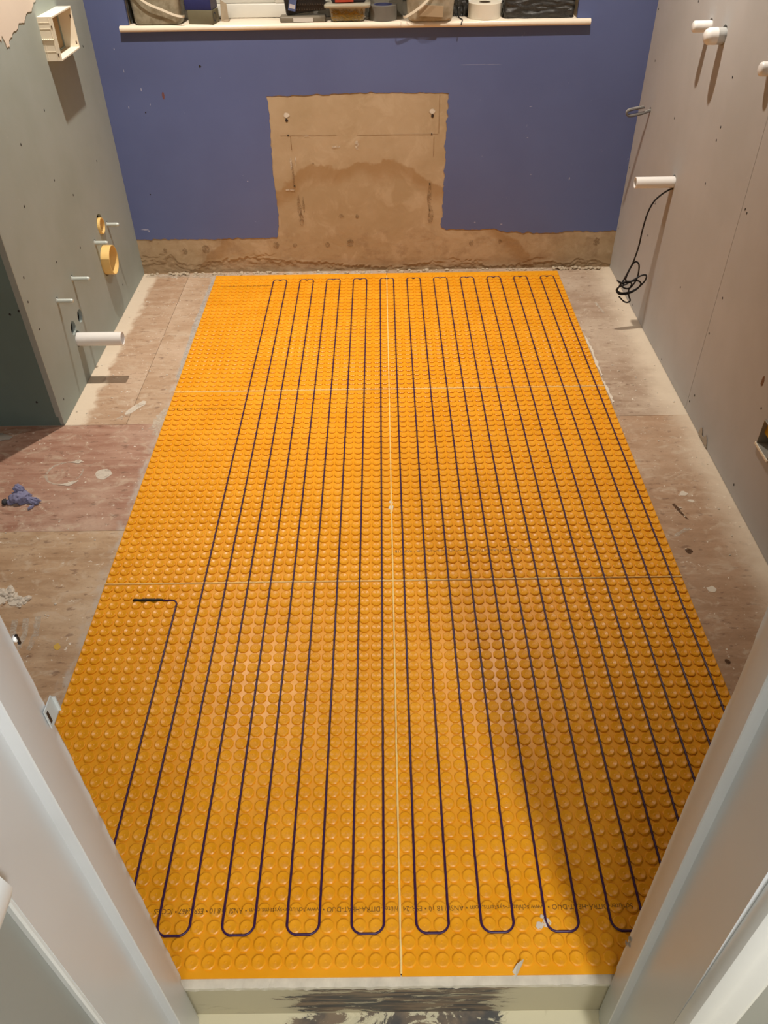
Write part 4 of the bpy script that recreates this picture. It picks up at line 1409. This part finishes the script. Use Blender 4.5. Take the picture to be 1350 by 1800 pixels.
# 5 rolls of tape
def roll(name, loc, r, rc, h, mat, core, label):
    o = empty(name, loc)
    sharp(MB().lathe([(rc, 0.0008), (r - .001, 0), (r, .001), (r, h - .001), (r - .001, h), (rc, h - .0008)], 'Z', 48).put('tape_wind', mat, o, True), 40)
    sharp(MB().lathe([(rc - .0001, 0), (rc - .0001, h), (rc - .004, h), (rc - .004, 0)], 'Z', 40, closed=True).put('tape_core', core, o, True), 40)
    tag(o, label, 'tape')
roll('tape_roll', (-0.002, 2.058, ZS), 0.054, 0.036, 0.050, plain('duct_grey', (112, 108, 100), 0.45, 0.4, var=0.05), plain('core_blue', (70, 74, 110), 0.7), 'grey duct tape roll with a bluish core lying flat on the sill')
roll('tape_roll', (0.391, 2.066, ZS), 0.063, 0.022, 0.051, plain('tape_white', (226, 218, 200), 0.6, 0.3, var=0.03), plain('core_brown', (92, 78, 62), 0.8), 'wide white tape roll lying flat on the right half of the sill')
o = MB().box(-0.06, 0.075, 2.096 - 2.1, 2.108 - 2.1, 0, 0.085).put('backing_card', plain('card_grey', (136, 132, 118), 0.7, var=0.1), None, False, (0.0, 2.117, ZS))
tag(o, 'grey card upright against the window behind the duct tape roll', 'card')
# 6 bucket-shaped tub with beige label
o = tub('storage_tub', (0.178, 2.037, ZS), 0.098, 0.060, 0.17, 0.012, 0.024, tubm2)
MB().box(-0.048, 0.046, -0.0585, -0.0520, 0.018, 0.054, Matrix.Rotation(radians(3), 4, 'Y') @ Matrix.Translation((0, 0, 0))).put('paper_label', plain('label_beige', (168, 146, 116), 0.8, var=0.05), o)
hd = catmull([(0.03, -0.068, .125), (-0.005, -0.072, .082), (-0.04, -0.072, .052), (-0.075, -0.068, .030), (-0.098, -0.062, .019), (-0.104, -0.045, .018)], 6)
hb = MB()
v, f = [], []
for i, p in enumerate(hd):
    a = hd[min(i + 1, len(hd) - 1)] - hd[max(i - 1, 0)]
    w = Vector((-a.z, 0, a.x)).normalized() * 0.0042
    for q, dy in ((w, -.0012), (w, .0012), (-w, .0012), (-w, -.0012)):
        v.append(p + q + Vector((0, dy, 0)))
for i in range(len(hd) - 1):
    for k in range(4):
        f.append((i * 4 + k, i * 4 + (k + 1) % 4, i * 4 + (k + 1) % 4 + 4, i * 4 + k + 4))
f += [(3, 2, 1, 0), tuple(len(v) - 4 + k for k in range(4))]
hb.add(v, f)
hb.put('strap_handle', M['cream_plastic'], o)
tag(o, 'cloudy storage tub with a beige label, between the two tape rolls', 'tub')
# 7 black wrapped packages
def parcel(name, loc, hx, hy, h, seed, label, mat):
    bm = bmesh.new()
    bmesh.ops.create_cube(bm, size=2)
    bmesh.ops.subdivide_edges(bm, edges=bm.edges, cuts=22, use_grid_fill=True)
    for p in bm.verts:
        q = p.co.copy()
        q.x = math.copysign(min(abs(q.x), 1), q.x)
        k = nz(q.x * 2.6 + seed, q.y * 2.2, q.z * 2.6, 5)
        l = 1 - 0.05 * (abs(q.x * q.y * q.z)) ** 3
        p.co = Vector((q.x * hx * l + .004 * k, q.y * hy * l + .007 * k, (q.z + 1) / 2 * h + .006 * nz(q.x * 3, q.y * 3, q.z * 3 + seed, 5) * (1 if q.z > -0.8 else 0)))
        p.co.z = max(p.co.z, 0)
    me = bpy.data.meshes.new(name)
    bm.to_mesh(me)
    bm.free()
    me.materials.append(mat)
    me.polygons.foreach_set('use_smooth', [True] * len(me.polygons))
    return tag(share(name, me, None, loc), label, 'parcel')
film = NT('black_film')
kk = film.noise(60, 6, 0.7, stretch=(1, 1, 2.5), dist=1.2)
film.bump(kk, 0.5, 0.004)
fm = film.out(film.mix(film.step(kk, 0.4, 0.7), lin(44, 44, 42), lin(66, 64, 60)), 0.28, 0.5)
parcel('wrapped_parcel', (0.598, 2.070, ZS), 0.134, 0.044, 0.075, 2.0, 'long black film-wrapped parcel at the right end of the sill', fm)
parcel('wrapped_parcel', (0.300, 2.104, ZS), 0.030, 0.012, 0.085, 7.0, 'small black film-wrapped parcel standing behind the white tape roll', fm)
o = MB().tube(catmull([(0.286, 2.082, ZS + .012), (0.292, 2.065, ZS + .003), (0.296, 2.04, ZS + .0022), (0.301, 2.015, ZS + .0022), (0.302, 2.004, ZS + .0014), (0.298, 1.994, ZS - .006), (0.297, 1.992, ZS - .014)], 6), 0.0022, 7).put('wire_end', M['black'], None, True)
tag(o, 'thin black wire hanging over the sill edge beside the white tape roll', 'wire')

# ------------------------------------------------------------------ lilac rag on the boards and scraps
rag = empty('rag', (-1.155, 0.37, ZF))
def lobe(name, c, r, seed, amp=0.35, fold=3.0, rz=0.0):
    bm = bmesh.new()
    bmesh.ops.create_icosphere(bm, subdivisions=4, radius=1)
    mt = Matrix.Rotation(rz, 3, 'Z')
    for p in bm.verts:
        q = p.co.copy()
        k = 1 + amp * nz(q.x * fold + seed, q.y * fold, q.z * fold * .6, 5) - amp * .7 * abs(noise.noise(Vector((q.x * 3.4 + seed, q.y * 3.4, q.z * 1.6))))
        w = mt @ Vector((q.x * r[0] * k, q.y * r[1] * k, 0))
        p.co = Vector((w.x + c[0], w.y + c[1], max(0.0, c[2] + q.z * r[2] * k)))
    v = [p.co.copy() for p in bm.verts]
    f = [tuple(x.index for x in p.verts) for p in bm.faces]
    bm.free()
    return v, f
ragm = NT('lilac_cloth')
kk = ragm.noise(90, 4, 0.6)
ragm.bump(kk, 0.4, 0.002)
rm = ragm.out(ragm.mix(kk, lin(124, 124, 154), lin(146, 146, 178)), 0.8, 0.2)
b = MB()
b.add(*lobe('', (0.0, 0.004, 0.010), (0.034, 0.026, 0.019), 1.0, 0.34))
b.add(*lobe('', (-0.008, 0.026, 0.016), (0.018, 0.018, 0.026), 4.0, 0.4))
b.add(*lobe('', (0.036, -0.004, 0.007), (0.030, 0.010, 0.009), 7.0, 0.4, rz=-0.12))
b.add(*lobe('', (0.042, -0.015, 0.005), (0.022, 0.006, 0.007), 9.0, 0.4, rz=-0.25))
b.add(*lobe('', (0.045, -0.036, 0.004), (0.005, 0.012, 0.005), 11.0, 0.3, rz=-0.5))
b.add(*lobe('', (-0.024, -0.010, 0.006), (0.014, 0.012, 0.008), 13.0, 0.4))
b.put('cloth_folds', rm, rag, True)
b = MB()
b.add(*lobe('', (-0.043, -0.012, 0.007), (0.009, 0.012, 0.008), 15.0, 0.3))
b.put('dark_cuff', plain('rag_dark', (62, 62, 66), 0.8), rag, True)
tag(rag, 'crumpled lilac-grey rag on the bare boards at the left', 'rag')
g = [(-1.395, .715), (-1.345, .735), (-1.300, .712), (-1.306, .698), (-1.330, .690), (-1.350, .672), (-1.40, .668)]
v, f = [], []
m = len(g)
for k, (a, c) in enumerate(g):
    v.append((a, c, ZF + .001 + .004 * abs(nz(a * 60, c * 60))))
for k, (a, c) in enumerate(g):
    v.append((a, c, ZF + .003 + .009 * abs(nz(a * 60, c * 60))))
cc = len(v)
v.append((-1.348, .70, ZF + .010))
f = [(k, (k + 1) % m, m + (k + 1) % m, m + k) for k in range(m)] + [(m + k, m + (k + 1) % m, cc) for k in range(m)] + [tuple(range(m - 1, -1, -1))]
o = put('paper_scrap', v, f, plain('scrap_grey', (170, 164, 154), 0.8, var=0.1))
tag(at(o, (-1.348, .70, ZF)), 'torn grey paper scrap on the boards below the dark green board', 'scrap')
